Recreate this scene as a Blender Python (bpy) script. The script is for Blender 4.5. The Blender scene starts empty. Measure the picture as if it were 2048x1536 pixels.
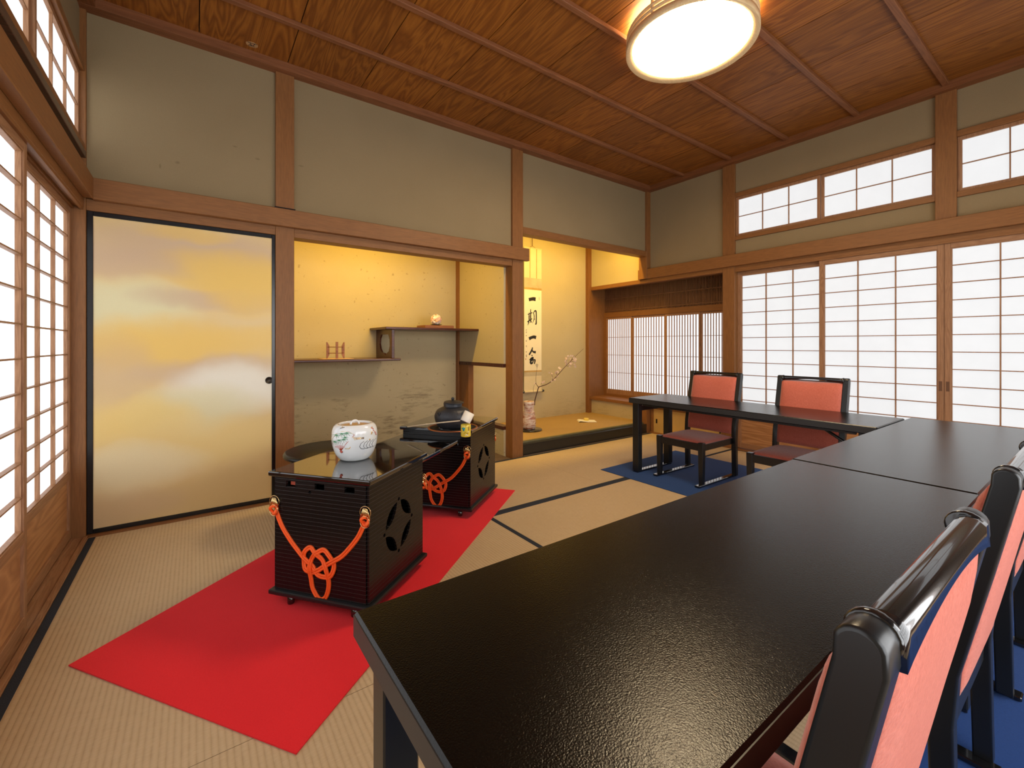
import bpy, bmesh, math, random
from mathutils import Vector, Matrix
from math import sin, cos, pi, radians
random.seed(7)
S = bpy.context.scene
COL = S.collection
rnd = random.Random(11)

# ------------------------------------------------------------------ mesh builder
class MB:
    def __init__(self): self.bm = bmesh.new()
    def box(self, x0, x1, y0, y1, z0, z1, bev=0.0, M=None, seg=1):
        t = bmesh.new(); bmesh.ops.create_cube(t, size=1.0)
        for v in t.verts:
            v.co = Vector(((x0+x1)/2+v.co.x*(x1-x0), (y0+y1)/2+v.co.y*(y1-y0), (z0+z1)/2+v.co.z*(z1-z0)))
        if bev > 0: bmesh.ops.bevel(t, geom=t.edges[:], offset=bev, segments=seg, affect='EDGES', profile=.5)
        return self._in(t, M)
    def _in(self, t, M=None, smooth=None):
        if M is not None: bmesh.ops.transform(t, matrix=M, verts=t.verts[:])
        if smooth is not None:
            for f in t.faces: f.smooth = smooth
        m = bpy.data.meshes.new('tmp'); t.to_mesh(m); t.free(); self.bm.from_mesh(m); bpy.data.meshes.remove(m)
        return self
    def tube(self, pts, r, n=8, closed=False, cap=True):
        pts = [Vector(p) for p in pts]; N = len(pts)
        rs = r if isinstance(r, (list, tuple)) else [r]*N
        t = bmesh.new(); rings = []; up = None
        for i, p in enumerate(pts):
            if closed: d = pts[(i+1) % N]-pts[i-1]
            else: d = pts[min(i+1, N-1)]-pts[max(i-1, 0)]
            if d.length < 1e-9: d = Vector((0, 0, 1))
            d.normalize()
            if up is None:
                up = Vector((0, 0, 1)) if abs(d.z) < .9 else Vector((1, 0, 0))
            a = d.cross(up)
            if a.length < 1e-6: a = d.cross(Vector((0, 1, .3)))
            a.normalize(); b = a.cross(d).normalized(); up = b
            rings.append([t.verts.new(p+(a*cos(2*pi*k/n)+b*sin(2*pi*k/n))*rs[i]) for k in range(n)])
        for i in range(N if closed else N-1):
            A, B = rings[i], rings[(i+1) % N]
            for k in range(n): t.faces.new((A[k], A[(k+1) % n], B[(k+1) % n], B[k]))
        if cap and not closed:
            t.faces.new(rings[0][::-1]); t.faces.new(rings[-1])
        bmesh.ops.recalc_face_normals(t, faces=t.faces[:])
        return self._in(t, None, True)
    def lathe(self, prof, n=32, c=(0, 0), M=None, smooth=True):
        t = bmesh.new(); rings = []
        for (r, z) in prof:
            if r < 1e-6: rings.append([t.verts.new((c[0], c[1], z))])
            else: rings.append([t.verts.new((c[0]+r*cos(2*pi*k/n), c[1]+r*sin(2*pi*k/n), z)) for k in range(n)])
        for A, B in zip(rings, rings[1:]):
            for k in range(n):
                a0 = A[k % len(A)]; a1 = A[(k+1) % len(A)]; b0 = B[k % len(B)]; b1 = B[(k+1) % len(B)]
                vs = []
                for v in (a0, a1, b1, b0):
                    if v not in vs: vs.append(v)
                if len(vs) > 2: t.faces.new(vs)
        bmesh.ops.recalc_face_normals(t, faces=t.faces[:])
        return self._in(t, M, smooth)
    def prism(self, poly, h, M=None, holes=(), bev=0):
        """polygon in xy (with holes) extruded from z=0 to z=h"""
        t = bmesh.new(); edges = []
        for lp in [poly]+list(holes):
            vs = [t.verts.new((p[0], p[1], 0)) for p in lp]
            edges += [t.edges.new((vs[i], vs[(i+1) % len(vs)])) for i in range(len(vs))]
        r = bmesh.ops.triangle_fill(t, use_beauty=True, edges=edges, use_dissolve=False)
        fs = [g for g in r['geom'] if isinstance(g, bmesh.types.BMFace)]
        e = bmesh.ops.extrude_face_region(t, geom=fs)
        vs = [g for g in e['geom'] if isinstance(g, bmesh.types.BMVert)]
        bmesh.ops.translate(t, vec=(0, 0, h), verts=vs)
        bmesh.ops.recalc_face_normals(t, faces=t.faces[:])
        if bev:
            es = [e for e in t.edges if len(e.link_faces) == 2 and e.calc_face_angle(0) > 1.2 and abs(e.verts[0].co.z-e.verts[1].co.z) < 1e-6]
            bmesh.ops.bevel(t, geom=es, offset=bev, segments=3, affect='EDGES', profile=.5)
            for f in t.faces: f.smooth = abs(f.normal.z) < .99 and f.calc_area() < .004
        return self._in(t, M)
    def build(self, name, mat, parent=None, loc=None, rotz=0):
        me = bpy.data.meshes.new(name); self.bm.to_mesh(me); self.bm.free()
        o = bpy.data.objects.new(name, me); COL.objects.link(o)
        if mat: me.materials.append(mat)
        if parent: o.parent = parent
        if loc is not None: o.location = loc
        o.rotation_euler = (0, 0, rotz)
        return o

def tag(o, label, cat, group=None, kind=None):
    o['label'] = label; o['category'] = cat
    if group: o['group'] = group
    if kind: o['kind'] = kind
    return o
def thing(name, label, cat, loc=(0, 0, 0), rotz=0, group=None, kind=None):
    o = bpy.data.objects.new(name, None); COL.objects.link(o)
    o.location = loc; o.rotation_euler = (0, 0, rotz); o.empty_display_size = .1
    return tag(o, label, cat, group, kind)
def copy_tree(o, parent=None):
    c = o.copy(); COL.objects.link(c)
    if parent: c.parent = parent
    for ch in list(o.children): copy_tree(ch, c)
    return c
def spline(pts, n=8, closed=False):
    P = [Vector(p) for p in pts]; out = []; N = len(P)
    for i in range(N if closed else N-1):
        if closed: a, b, c, d = P[i-1], P[i], P[(i+1) % N], P[(i+2) % N]
        else: a, b, c, d = P[max(i-1, 0)], P[i], P[i+1], P[min(i+2, N-1)]
        for k in range(n):
            t = k/n
            out.append(.5*((2*b)+(c-a)*t+(2*a-5*b+4*c-d)*t*t+(3*b-a-3*c+d)*t**3))
    if not closed: out.append(P[-1])
    return out

# ------------------------------------------------------------------ materials
def nt(m):
    m.use_nodes = True
    return m.node_tree
class G:
    """tiny node-graph helper"""
    def __init__(self, name):
        self.m = bpy.data.materials.new(name); self.t = nt(self.m); self.n = self.t.nodes; self.l = self.t.links
        self.b = self.n['Principled BSDF']
    def node(self, typ, **kw):
        x = self.n.new(typ)
        for k, v in kw.items(): setattr(x, k, v)
        return x
    def put(self, sock, v):
        if hasattr(v, 'is_output') or isinstance(v, bpy.types.NodeSocket): self.l.new(v, sock)
        else: sock.default_value = v
    def math(self, op, a, b=0.0, c=0.0, clamp=False):
        x = self.node('ShaderNodeMath', operation=op, use_clamp=clamp)
        for s, v in zip(x.inputs, (a, b, c)): self.put(s, v)
        return x.outputs[0]
    def coord(self, kind='Object'): return self.node('ShaderNodeTexCoord').outputs[kind]
    def mapping(self, v, scale=(1, 1, 1), loc=(0, 0, 0), rot=(0, 0, 0)):
        x = self.node('ShaderNodeMapping'); self.l.new(v, x.inputs[0])
        x.inputs['Scale'].default_value = scale; x.inputs['Location'].default_value = loc; x.inputs['Rotation'].default_value = rot
        return x.outputs[0]
    def noise(self, v, scale=5, detail=4, rough=.5, dist=0):
        x = self.node('ShaderNodeTexNoise'); self.l.new(v, x.inputs['Vector'])
        x.inputs['Scale'].default_value = scale; x.inputs['Detail'].default_value = detail
        x.inputs['Roughness'].default_value = rough; x.inputs['Distortion'].default_value = dist
        return x.outputs['Fac']
    def ramp(self, f, stops):
        x = self.node('ShaderNodeValToRGB'); self.put(x.inputs[0], f); e = x.color_ramp.elements
        while len(e) < len(stops): e.new(.5)
        for q, (p, c) in zip(e, stops): q.position = p; q.color = (*c, 1) if len(c) == 3 else c
        return x.outputs[0]
    def mix(self, f, a, b, blend='MIX'):
        x = self.node('ShaderNodeMix', data_type='RGBA', blend_type=blend)
        self.put(x.inputs[0], f)
        for s, v in ((x.inputs[6], a), (x.inputs[7], b)):
            if isinstance(v, tuple): v = (*v[:3], 1)
            self.put(s, v)
        return x.outputs[2]
    def sep(self, v):
        x = self.node('ShaderNodeSeparateXYZ'); self.l.new(v, x.inputs[0]); return x.outputs
    def bump(self, h, strength=.3, dist=.01):
        x = self.node('ShaderNodeBump'); self.put(x.inputs['Height'], h)
        x.inputs['Strength'].default_value = strength; x.inputs['Distance'].default_value = dist
        self.l.new(x.outputs[0], self.b.inputs['Normal'])
    def set(self, **kw):
        for k, v in kw.items():
            s = self.b.inputs[k.replace('_', ' ')]
            if isinstance(v, tuple) and len(v) == 3: v = (*v, 1)
            self.put(s, v)
        return self

def plain(name, col, rough=.5, spec=.5, metal=0, coat=0, noise=0, emit=None, es=0, bump=0, bscale=60):
    g = G(name)
    if noise:
        v = g.coord(); n = g.noise(v, 9, 5)
        c = g.mix(n, tuple(x*(1-noise) for x in col), tuple(min(1, x*(1+noise)) for x in col))
        g.set(Base_Color=c)
    else: g.set(Base_Color=col)
    g.set(Roughness=rough, Metallic=metal); g.b.inputs['Specular IOR Level'].default_value = spec
    if coat: g.b.inputs['Coat Weight'].default_value = coat; g.b.inputs['Coat Roughness'].default_value = .03
    if emit: g.b.inputs['Emission Color'].default_value = (*emit, 1); g.b.inputs['Emission Strength'].default_value = es
    if bump: g.bump(g.noise(g.coord(), bscale, 5), bump, .004)
    return g.m

def wood(name, dark, light, axis='Z', scale=1.0, rough=.5, figure=.35, island=False):
    g = G(name); v = g.coord()
    st = {'X': (.25, 3, 3), 'Y': (3, .25, 3), 'Z': (3, 3, .25)}[axis]
    if island:
        ge = g.node('ShaderNodeNewGeometry'); ri = ge.outputs['Random Per Island']
        add = g.node('ShaderNodeVectorMath', operation='ADD'); g.l.new(v, add.inputs[0])
        cx = g.node('ShaderNodeCombineXYZ'); g.put(cx.inputs[0], g.math('MULTIPLY', ri, 13.7)); g.put(cx.inputs[1], g.math('MULTIPLY', ri, 29.1)); g.put(cx.inputs[2], g.math('MULTIPLY', ri, 7.3))
        g.l.new(cx.outputs[0], add.inputs[1]); v = add.outputs[0]
    mv = g.mapping(v, tuple(s*scale for s in st))
    w = g.noise(mv, 2.2, 3, .5, .6)
    rings = g.math('FRACT', g.math('MULTIPLY', w, 14))
    rings = g.math('ABSOLUTE', g.math('SUBTRACT', rings, .5))
    fine = g.noise(g.mapping(v, tuple(s*scale*14 for s in st)), 3, 5, .6)
    f = g.math('ADD', g.math('MULTIPLY', rings, figure*2), g.math('MULTIPLY', fine, 1-figure), clamp=True)
    c = g.ramp(f, [(.15, dark), (.85, light)])
    if island:
        c = g.mix(1.0, c, g.ramp(ri, [(0, (.78, .78, .78)), (1, (1.12, 1.12, 1.12))]), 'MULTIPLY')
    g.set(Base_Color=c, Roughness=rough); g.b.inputs['Specular IOR Level'].default_value = .35
    g.bump(f, .12, .002)
    return g.m

W_D, W_L = (.165, .064, .018), (.285, .121, .036)
woodX = wood('post_wood_x', W_D, W_L, 'X', 1.6, .5, .16); woodY = wood('post_wood_y', W_D, W_L, 'Y', 1.6, .5, .16); woodZ = wood('post_wood_z', W_D, W_L, 'Z', 1.6, .5, .16)
L_D, L_L = (.22, .10, .045), (.40, .21, .105)
latY = wood('lattice_wood_y', L_D, L_L, 'Y', 2); latZ = wood('lattice_wood_z', L_D, L_L, 'Z', 2); latX = wood('lattice_wood_x', L_D, L_L, 'X', 2)
panelW = wood('dado_wood', (.31, .135, .05), (.50, .255, .11), 'Y', .9, .45, .6)
ceilW = wood('ceiling_wood', (.15, .042, .004), (.30, .104, .013), 'Y', 1.1, .5, .6, island=True)
battW = wood('batten_wood', (.15, .052, .018), (.25, .095, .036), 'X', 1, .5)
battY = wood('crown_wood_y', (.14, .046, .014), (.23, .082, .027), 'Y', 1, .5)
darkW = wood('dark_shelf_wood', (.035, .010, .006), (.09, .028, .016), 'X', 1.5, .25)
plankW = wood('plank_wood', (.15, .05, .018), (.30, .12, .045), 'X', 2, .45)
boardW = wood('alcove_board', (.10, .062, .04), (.17, .115, .08), 'X', 1, .5)

def plaster(name, a, b, stain=0, marks=()):
    g = G(name); v = g.coord()
    n1 = g.noise(v, 3, 4); n2 = g.noise(v, 160, 3, .7)
    c = g.mix(n1, a, b)
    c = g.mix(g.math('MULTIPLY', n2, .35), c, tuple(x*.6 for x in a))
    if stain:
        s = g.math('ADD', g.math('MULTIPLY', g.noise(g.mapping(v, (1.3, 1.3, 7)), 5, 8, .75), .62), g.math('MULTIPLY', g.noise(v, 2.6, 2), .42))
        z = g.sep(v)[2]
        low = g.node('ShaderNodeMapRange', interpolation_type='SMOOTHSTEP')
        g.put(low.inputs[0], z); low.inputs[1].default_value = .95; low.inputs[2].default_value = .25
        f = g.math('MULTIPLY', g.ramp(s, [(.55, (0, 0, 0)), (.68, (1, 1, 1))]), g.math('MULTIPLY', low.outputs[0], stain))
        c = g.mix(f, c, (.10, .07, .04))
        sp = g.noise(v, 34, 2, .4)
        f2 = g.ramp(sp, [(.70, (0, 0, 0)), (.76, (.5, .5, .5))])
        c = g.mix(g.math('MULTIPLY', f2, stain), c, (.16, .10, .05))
    if marks:
        s_ = g.sep(v)
        for (mx, mz, rx, rz) in marks:
            d = g.math('ADD', g.math('POWER', g.math('DIVIDE', g.math('SUBTRACT', s_[0], mx), rx), 2.0), g.math('POWER', g.math('DIVIDE', g.math('SUBTRACT', s_[2], mz), rz), 2.0))
            c = g.mix(g.math('MULTIPLY', g.math('SUBTRACT', 1.0, d, clamp=True), .45), c, (.13, .085, .045))
    g.set(Base_Color=c, Roughness=.95); g.b.inputs['Specular IOR Level'].default_value = .1
    g.bump(n2, .25, .003)
    return g.m
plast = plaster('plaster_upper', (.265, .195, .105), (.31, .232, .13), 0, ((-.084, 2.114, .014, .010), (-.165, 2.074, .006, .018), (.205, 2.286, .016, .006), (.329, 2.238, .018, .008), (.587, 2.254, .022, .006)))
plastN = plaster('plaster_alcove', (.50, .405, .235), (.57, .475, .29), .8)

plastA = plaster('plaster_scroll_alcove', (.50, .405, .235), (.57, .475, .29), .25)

def paper_mat(name, col, st):
    g = G(name); v = g.coord()
    n = g.noise(v, 7, 6, .65); n2 = g.noise(g.mapping(v, (1, 1, .3)), 2.0, 2)
    f = g.math('ADD', g.math('MULTIPLY', n, .10), g.math('MULTIPLY', n2, .10))
    e = g.math('MULTIPLY', g.math('ADD', f, .90), st)
    g.set(Base_Color=(.13, .13, .128), Roughness=.9)
    g.b.inputs['Emission Color'].default_value = (*col, 1); g.put(g.b.inputs['Emission Strength'], e)
    return g.m
paperR = paper_mat('shoji_paper_daylit_right', (.975, .985, 1.0), .76)
paperBay = paper_mat('shoji_paper_bay_window', (.975, .985, 1.0), .92)
paperL = paper_mat('shoji_paper_daylit_left', (.965, .98, 1.0), 1.6)
paperB = paper_mat('shoji_paper_daylit_front', (.96, .98, 1.0), 5.6)

def tatami_mat(name, axis, ca=(.60, .45, .275), cb=(.70, .54, .345)):
    """axis = direction of the ribs"""
    g = G(name); v = g.coord(); s = g.sep(v)
    across = s[1] if axis == 'X' else s[0]; along = s[0] if axis == 'X' else s[1]
    rib = g.math('ABSOLUTE', g.math('SINE', g.math('MULTIPLY', across, pi/.0155)))
    st = (300, 28, 1) if axis == 'Y' else (28, 300, 1)
    st2 = (40, 420, 1) if axis == 'Y' else (420, 40, 1)
    fine = g.noise(g.mapping(v, st2), 1, 3, .6); big = g.noise(v, 3.5, 4)
    blot = g.noise(g.mapping(v, (30, 30, 1)), 1, 2)
    c = g.mix(big, ca, cb)
    c = g.mix(g.math('MULTIPLY', fine, .6), c, (.34, .22, .105))
    c = g.mix(g.math('MULTIPLY', g.math('SUBTRACT', 1.0, rib), g.math('MULTIPLY', blot, .55)), c, (.26, .16, .07))
    g.set(Base_Color=c, Roughness=.62); g.b.inputs['Specular IOR Level'].default_value = .3
    g.bump(g.math('ADD', g.math('POWER', rib, .5), g.math('MULTIPLY', fine, .3)), .35, .003)
    return g.m
tatX = tatami_mat('tatami_ribs_x', 'X'); tatY = tatami_mat('tatami_ribs_y', 'Y')
heri = plain('tatami_border_cloth', (.028, .034, .048), .8, .2, bump=.3, bscale=300)
tokoTat = tatami_mat('alcove_tatami', 'X', (.42, .26, .085), (.50, .32, .115))

def felt(name, a, b, scale=220, rough=.95, sheen=.3, bump=.3):
    g = G(name); v = g.coord(); n = g.noise(v, scale, 3, .7); big = g.noise(v, 4, 3)
    c = g.mix(n, a, b); c = g.mix(g.math('MULTIPLY', big, .25), c, tuple(x*.8 for x in a))
    g.set(Base_Color=c, Roughness=rough); g.b.inputs['Specular IOR Level'].default_value = .1
    g.b.inputs['Sheen Weight'].default_value = sheen*.3; g.bump(n, bump, .003)
    return g.m
redM = felt('red_felt', (.74, .014, .021), (.88, .028, .036))
blueM = felt('blue_felt', (.006, .036, .15), (.012, .058, .225))
coral = felt('coral_upholstery', (.38, .07, .042), (.74, .22, .15), 170, sheen=1.0)

def lacquer_table():
    g = G('black_table_laminate'); v = g.coord()
    n = g.noise(v, 420, 3, .6)
    c = g.mix(g.math('MULTIPLY', n, .5), (.0018, .0016, .0014), (.004, .0036, .0032))
    g.set(Base_Color=c, Roughness=g.math('ADD', g.math('MULTIPLY', n, .08), .175)); g.b.inputs['Specular IOR Level'].default_value = .3
    g.bump(g.noise(v, 420, 2, .5), .34, .0011)
    return g.m
tabM = lacquer_table()
edgeM = plain('table_edge_band', (.02, .021, .023), .38, .5)
blackW = plain('black_painted_wood', (.011, .012, .013), .30, .5)
blackG = plain('black_gloss', (.008, .008, .009), .12, .55, coat=.6)
lacq = plain('black_lacquer', (.006, .005, .005), .05, .5, coat=1.0)
def stripe():
    g = G('ribbed_black_lacquer'); v = g.coord(); z = g.sep(v)[2]
    f = g.math('FRACT', g.math('DIVIDE', z, .0155))
    line = g.math('LESS_THAN', f, .075)
    n = g.noise(v, 350, 2, .6)
    c = g.mix(line, (.007, .006, .006), (.036, .034, .032))
    g.set(Base_Color=c, Roughness=g.math('ADD', g.math('MULTIPLY', line, .2), g.math('ADD', .17, g.math('MULTIPLY', n, .12))))
    g.b.inputs['Specular IOR Level'].default_value = .3
    g.bump(g.math('SUBTRACT', g.math('MULTIPLY', n, .15), line), .25, .002)
    return g.m
ribM = stripe()
insideM = plain('unlit_inside', (.004, .004, .004), .8)
gold = plain('gold_metal', (.85, .60, .28), .25, metal=1)
steel = plain('steel_screw', (.6, .6, .6), .3, metal=1)
cordM = plain('orange_cord', (.95, .125, .018), .5, .3, bump=.4, bscale=400)
porc = None
def porcelain():
    g = G('white_porcelain'); v = g.coord()
    g.set(Base_Color=(.78, .80, .80), Roughness=.12); g.b.inputs['Coat Weight'].default_value = .5
    return g.m
porc = porcelain()
iron = plain('cast_iron', (.035, .036, .042), .45, .5, metal=.3, noise=.4, bump=.35, bscale=120)
bamboo = plain('bamboo', (.72, .58, .40), .45, .4, noise=.12)
ink = plain('ink', (.012, .010, .008), .7)
blackFr = plain('black_frame', (.008, .0075, .008), .25, .5)

def gold_fusuma():
    g = G('gold_cloud_paper'); v = g.coord(); s = g.sep(v)
    base = (.78, .58, .27)
    wob = g.noise(v, 3.2, 3)
    px = g.math('ADD', s[0], g.math('MULTIPLY', g.math('SUBTRACT', wob, .5), .22)); pz = g.math('ADD', s[2], g.math('MULTIPLY', g.math('SUBTRACT', g.noise(g.mapping(v, loc=(5, 3, 1)), 3.2, 3), .5), .16))
    c = base
    def blob(c, x, z, rx, rz, col, k):
        d = g.math('ADD', g.math('POWER', g.math('DIVIDE', g.math('SUBTRACT', px, x), rx), 2.0), g.math('POWER', g.math('DIVIDE', g.math('SUBTRACT', pz, z), rz), 2.0))
        f = g.node('ShaderNodeMapRange', interpolation_type='SMOOTHSTEP'); g.put(f.inputs[0], d)
        f.inputs[1].default_value = 1.55; f.inputs[2].default_value = .0; f.inputs[3].default_value = 0; f.inputs[4].default_value = k
        return g.mix(f.outputs[0], c, col)
    yel = (.84, .55, .12); mau = (.60, .43, .29); grn = (.76, .72, .44); whi = (.88, .87, .76)
    for a in [(.02, 1.60, .62, .14, mau, .85), (.25, 1.47, .45, .15, yel, .9), (-.32, 1.49, .30, .10, mau, .8), (.0, 1.70, .22, .06, yel, .6),
              (-.30, 1.25, .34, .15, grn, .95), (.12, 1.30, .40, .07, mau, .75), (.28, 1.38, .22, .16, yel, .85),
              (-.15, 1.04, .40, .16, yel, .9), (.25, 1.05, .3, .10, yel, .7), (.18, .86, .48, .10, mau, .85), (-.35, .90, .18, .2, mau, .45),
              (.22, .76, .36, .16, whi, .95), (.0, .64, .34, .14, grn, .8), (-.28, .60, .28, .13, (.88, .64, .20), .75), (.05, .44, .5, .15, (.88, .67, .27), .75), (-.3, .33, .34, .14, (.88, .78, .50), .8),
              (.25, .12, .4, .14, (.58, .40, .17), .5), (-.32, .12, .3, .10, mau, .5)]:  # brown blob low on the right paints in the chests' shadow
        c = blob(c, *a)
    sp = g.noise(v, 420, 2, .6)
    c = g.mix(g.math('MULTIPLY', sp, .30), c, (.45, .30, .13))
    g.set(Base_Color=c, Roughness=.45, Metallic=.08); g.b.inputs['Specular IOR Level'].default_value = .4
    return g.m
fusM = gold_fusuma()
goldS = plain('gold_paper_plain', (.62, .40, .13), .45, .4, metal=.3, noise=.12)

# ------------------------------------------------------------------ setting
XL, XR, YB = -.475, 4.338, 3.25
ZN0, ZN1, ZK, ZCR, ZC = 1.812, 1.927, 1.758, 2.832, 2.885
YF = -1.25          # wall behind the photographer
def struct(o, label, cat): return tag(o, label, cat, None, 'structure')
TRIM = [0]
def trim(mb, mat, label, cat='wood trim'):
    TRIM[0] += 1
    return struct(mb.build('trim_%d' % TRIM[0], mat), label, cat)
def bx(*a, **k): return MB().box(*a, **k)

struct(bx(-.75, 4.75, YF-.1, 4.4, -.12, -.052).build('floor', boardW), 'timber floor deck carrying the straw mats', 'floor')
# plaster of the back wall
m = MB(); m.box(XL-.1, 2.36, 3.275, 3.345, 1.80, 2.96); m.box(2.46, XR+.07, 3.275, 3.345, 2.12, 2.96)
m.box(-.62, XL, 3.29, 3.36, 0, 2.96)
struct(m.build('wall_back', plast), 'grey-beige sand plaster above the lintel of the alcove wall', 'wall')
# niche and alcove inner walls
m = MB()
m.box(.43, 2.40, 4.25, 4.33, -.05, 2.45); m.box(.44, .541, 3.36, 4.25, -.05, 2.45)
m.box(2.33, 2.39, 3.36, 4.25, .857, 2.45); m.box(2.33, 2.39, 3.36, 4.25, -.05, .241)
m.box(.43, 2.39, 3.345, 4.33, 2.40, 2.46)
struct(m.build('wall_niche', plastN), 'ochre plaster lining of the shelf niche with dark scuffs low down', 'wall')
m = MB()
m.box(2.40, 4.76, 4.25, 4.33, -.05, 2.75); m.box(4.35, 4.42, 3.366, 4.25, 1.815, 2.75); m.box(4.35, 4.42, 3.34, 4.25, -.05, .302)
m.box(2.39, 4.42, 3.345, 4.33, 2.70, 2.76); m.box(2.36, 2.39, 3.36, 4.25, 2.40, 2.75)
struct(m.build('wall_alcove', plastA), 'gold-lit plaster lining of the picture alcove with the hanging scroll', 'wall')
# side walls
RZ0, RZ1 = 2.075, 2.535
m = MB()
for (y0, y1) in ((-.76, .674), (.785, 2.24)):
    m.box(4.363, 4.44, y0, y1, 1.90, RZ0); m.box(4.363, 4.44, y0, y1, RZ1, 2.96)
m.box(4.363, 4.44, 2.35, 3.30, 1.90, 2.96); m.box(4.363, 4.44, YF-.1, -.87, -.05, 2.96)
struct(m.build('wall_right', plast), 'grey-beige plaster around the transom windows above the right sliding doors', 'wall')
m = MB()
m.box(-.58, -.50, .05, 3.25, 1.90, RZ0); m.box(-.58, -.50, .05, 3.25, RZ1, 2.96); m.box(-.58, -.50, YF-.1, -.06, -.05, 2.96)
struct(m.build('wall_left', plast), 'narrow plaster bands above and below the left transom windows', 'wall')
m = MB()
m.box(-.6, 4.45, YF-.1, YF, 1.95, 2.96); m.box(-.6, -.2, YF-.1, YF, -.05, 1.95); m.box(3.6, 4.45, YF-.1, YF, -.05, 1.95)
struct(m.build('wall_front', plast), 'plaster wall behind the photographer around wide sliding doors', 'wall')
# ceiling boards
m = MB(); x = .020-.474
while x < 4.6:
    m.box(x+.0026, x+.4714, YF-.05, 3.40, ZC, ZC+.012); x += .474
cl = struct(m.build('ceiling', ceilW), 'cedar board ceiling with figured grain and dark seams', 'ceiling')
MB().box(-.75, 4.8, YF-.12, 4.4, ZC+.08, ZC+.10).build('light_leak_backing', boardW, cl)  # unseen backing added to stop sky light leaking through the board seams
for k in range(8):
    y = 2.777-.514*k
    MB().box(-.50, 4.36, y-.018, y+.018, ZC-.024, ZC+.002, .003).build('batten', battW, cl)
trim(bx(-.55, 4.40, 3.20, 3.29, ZCR, ZC+.01, .002), battW, 'dark crown rail where the ceiling meets the alcove wall', 'crown rail')
trim(bx(4.29, 4.38, YF, 3.20, ZCR, ZC+.01, .002), battY, 'dark crown rail above the right transom windows', 'crown rail')
trim(bx(-.53, -.43, YF, 3.20, ZCR, ZC+.01, .002), battY, 'dark crown rail above the left transom windows', 'crown rail')
# ceiling inspection mark
tg = bpy.data.objects.new('paper_tag', None)
# posts
b = .002
trim(bx(-.585, XL, YB, 3.36, -.05, ZC, b), woodZ, 'corner post between left paper doors and gold panel', 'post')
P1 = trim(bx(.43, .541, YB, 3.36, -.05, ZC, b), woodZ, 'square cedar post between gold sliding panel and shelf niche', 'post')
MB().box(.424, .547, 3.243, 3.262, ZN1, ZN1+.016, .001).build('metal_plate', blackFr, P1)
trim(bx(2.352, 2.473, YB, 3.36, -.05, ZC, b), woodZ, 'pale alcove post between shelf niche and scroll alcove', 'post')
trim(bx(4.296, 4.40, YB, 3.366, ZN0, ZC, b), woodZ, 'short upper post at the right end of the alcove lintel', 'post')
trim(bx(4.296, 4.40, YB+.003, 3.366, -.05, .302, b), woodZ, 'stub post under the bay sill at the alcove floor end', 'post')
trim(bx(XR, 4.45, 2.24, 2.362, -.05, ZC, b), woodZ, 'tall post between bay window and right paper doors', 'post')
trim(bx(XR, 4.45, .674, .785, ZN1-.02, ZC, b), woodZ, 'hanging post between the two right transom windows', 'post')
trim(bx(XR, 4.45, -.87, -.76, -.05, ZC, b), woodZ, 'post at the near end of the right paper doors', 'post')
trim(bx(-.585, XL, -.06, .05, -.05, ZC, b), woodZ, 'post at the near end of the left paper doors', 'post')
trim(bx(2.330, 2.392, 4.01, 4.25, -.05, .824, b), woodZ, 'short wide post below the dark rail inside the niche', 'post')
trim(bx(2.310, 2.345, 4.20, 4.252, -.0, 2.40, b), woodZ, 'slim corner strip at the back right of the shelf niche', 'post')
trim(bx(4.300, 4.352, 4.19, 4.252, .12, 2.70, b), woodZ, 'slim corner post at the back right of the scroll alcove', 'post')
# lintels
trim(bx(-.445, 2.52, 3.212, 3.256, ZN0, ZN1, .003), woodX, 'long cedar lintel rail across panel and niche on the back wall', 'lintel rail')
trim(bx(4.302, 4.345, YF, 3.385, ZN0, ZN1, .003), woodY, 'long cedar lintel rail above the right paper doors', 'lintel rail')
trim(bx(-.483, -.440, YF, 3.212, ZN0, ZN1, .003), woodY, 'long cedar lintel rail above the left paper doors', 'lintel rail')
trim(bx(XL, .43, 3.256, 3.36, ZK, ZN0+.01, b), woodX, 'grooved head rail over the gold sliding panel', 'head rail')
trim(bx(.541, 2.352, 3.256, 3.36, ZK-.003, ZN0+.01, b), woodX, 'head rail over the shelf niche opening', 'head rail')
trim(bx(2.473, 4.296, YB, 3.35, 2.07, 2.132, b), woodX, 'thin raised lintel over the scroll alcove', 'lintel rail')
m = MB(); m.box(4.345, 4.45, -.76, 2.24, ZK+.012, ZN0+.01, b)
for x in (4.352, 4.392, 4.43): m.box(x-.006, x+.008, -.76, 2.24, ZK-.002, ZK+.014)
trim(m, woodY, 'grooved head rail over the right paper doors', 'head rail')
m = MB(); m.box(-.585, -.482, .05, 3.25, ZK+.012, ZN0+.01, b)
for x in (-.49, -.527, -.568): m.box(x-.008, x+.006, .05, 3.25, ZK-.002, ZK+.014)
trim(m, woodY, 'grooved head rail over the left paper doors', 'head rail')
trim(bx(4.340, 4.41, 2.362, 4.24, 1.768, 1.817, b), woodY, 'head rail across the bay window opening', 'head rail')
# sills
trim(bx(-.475, .43, 3.222, 3.36, -.05, .006, .001), woodX, 'floor sill under the gold sliding panel', 'floor sill')
m = MB(); m.box(-.585, -.462, .05, 3.25, -.05, .004, .001)
for x in (-.475, -.525, -.568): m.box(x-.008, x+.008, .05, 3.24, .0, .010, .001)
trim(m, latY, 'grooved floor sill under the left paper doors', 'floor sill')
trim(bx(4.32, 4.45, -.76, 2.24, -.05, .006, .001), woodY, 'floor sill under the right paper doors', 'floor sill')
trim(bx(4.335, 4.42, 2.362, 3.255, -.05, .012, .001), woodY, 'floor sill under the small gold cupboard doors', 'floor sill')
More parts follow.
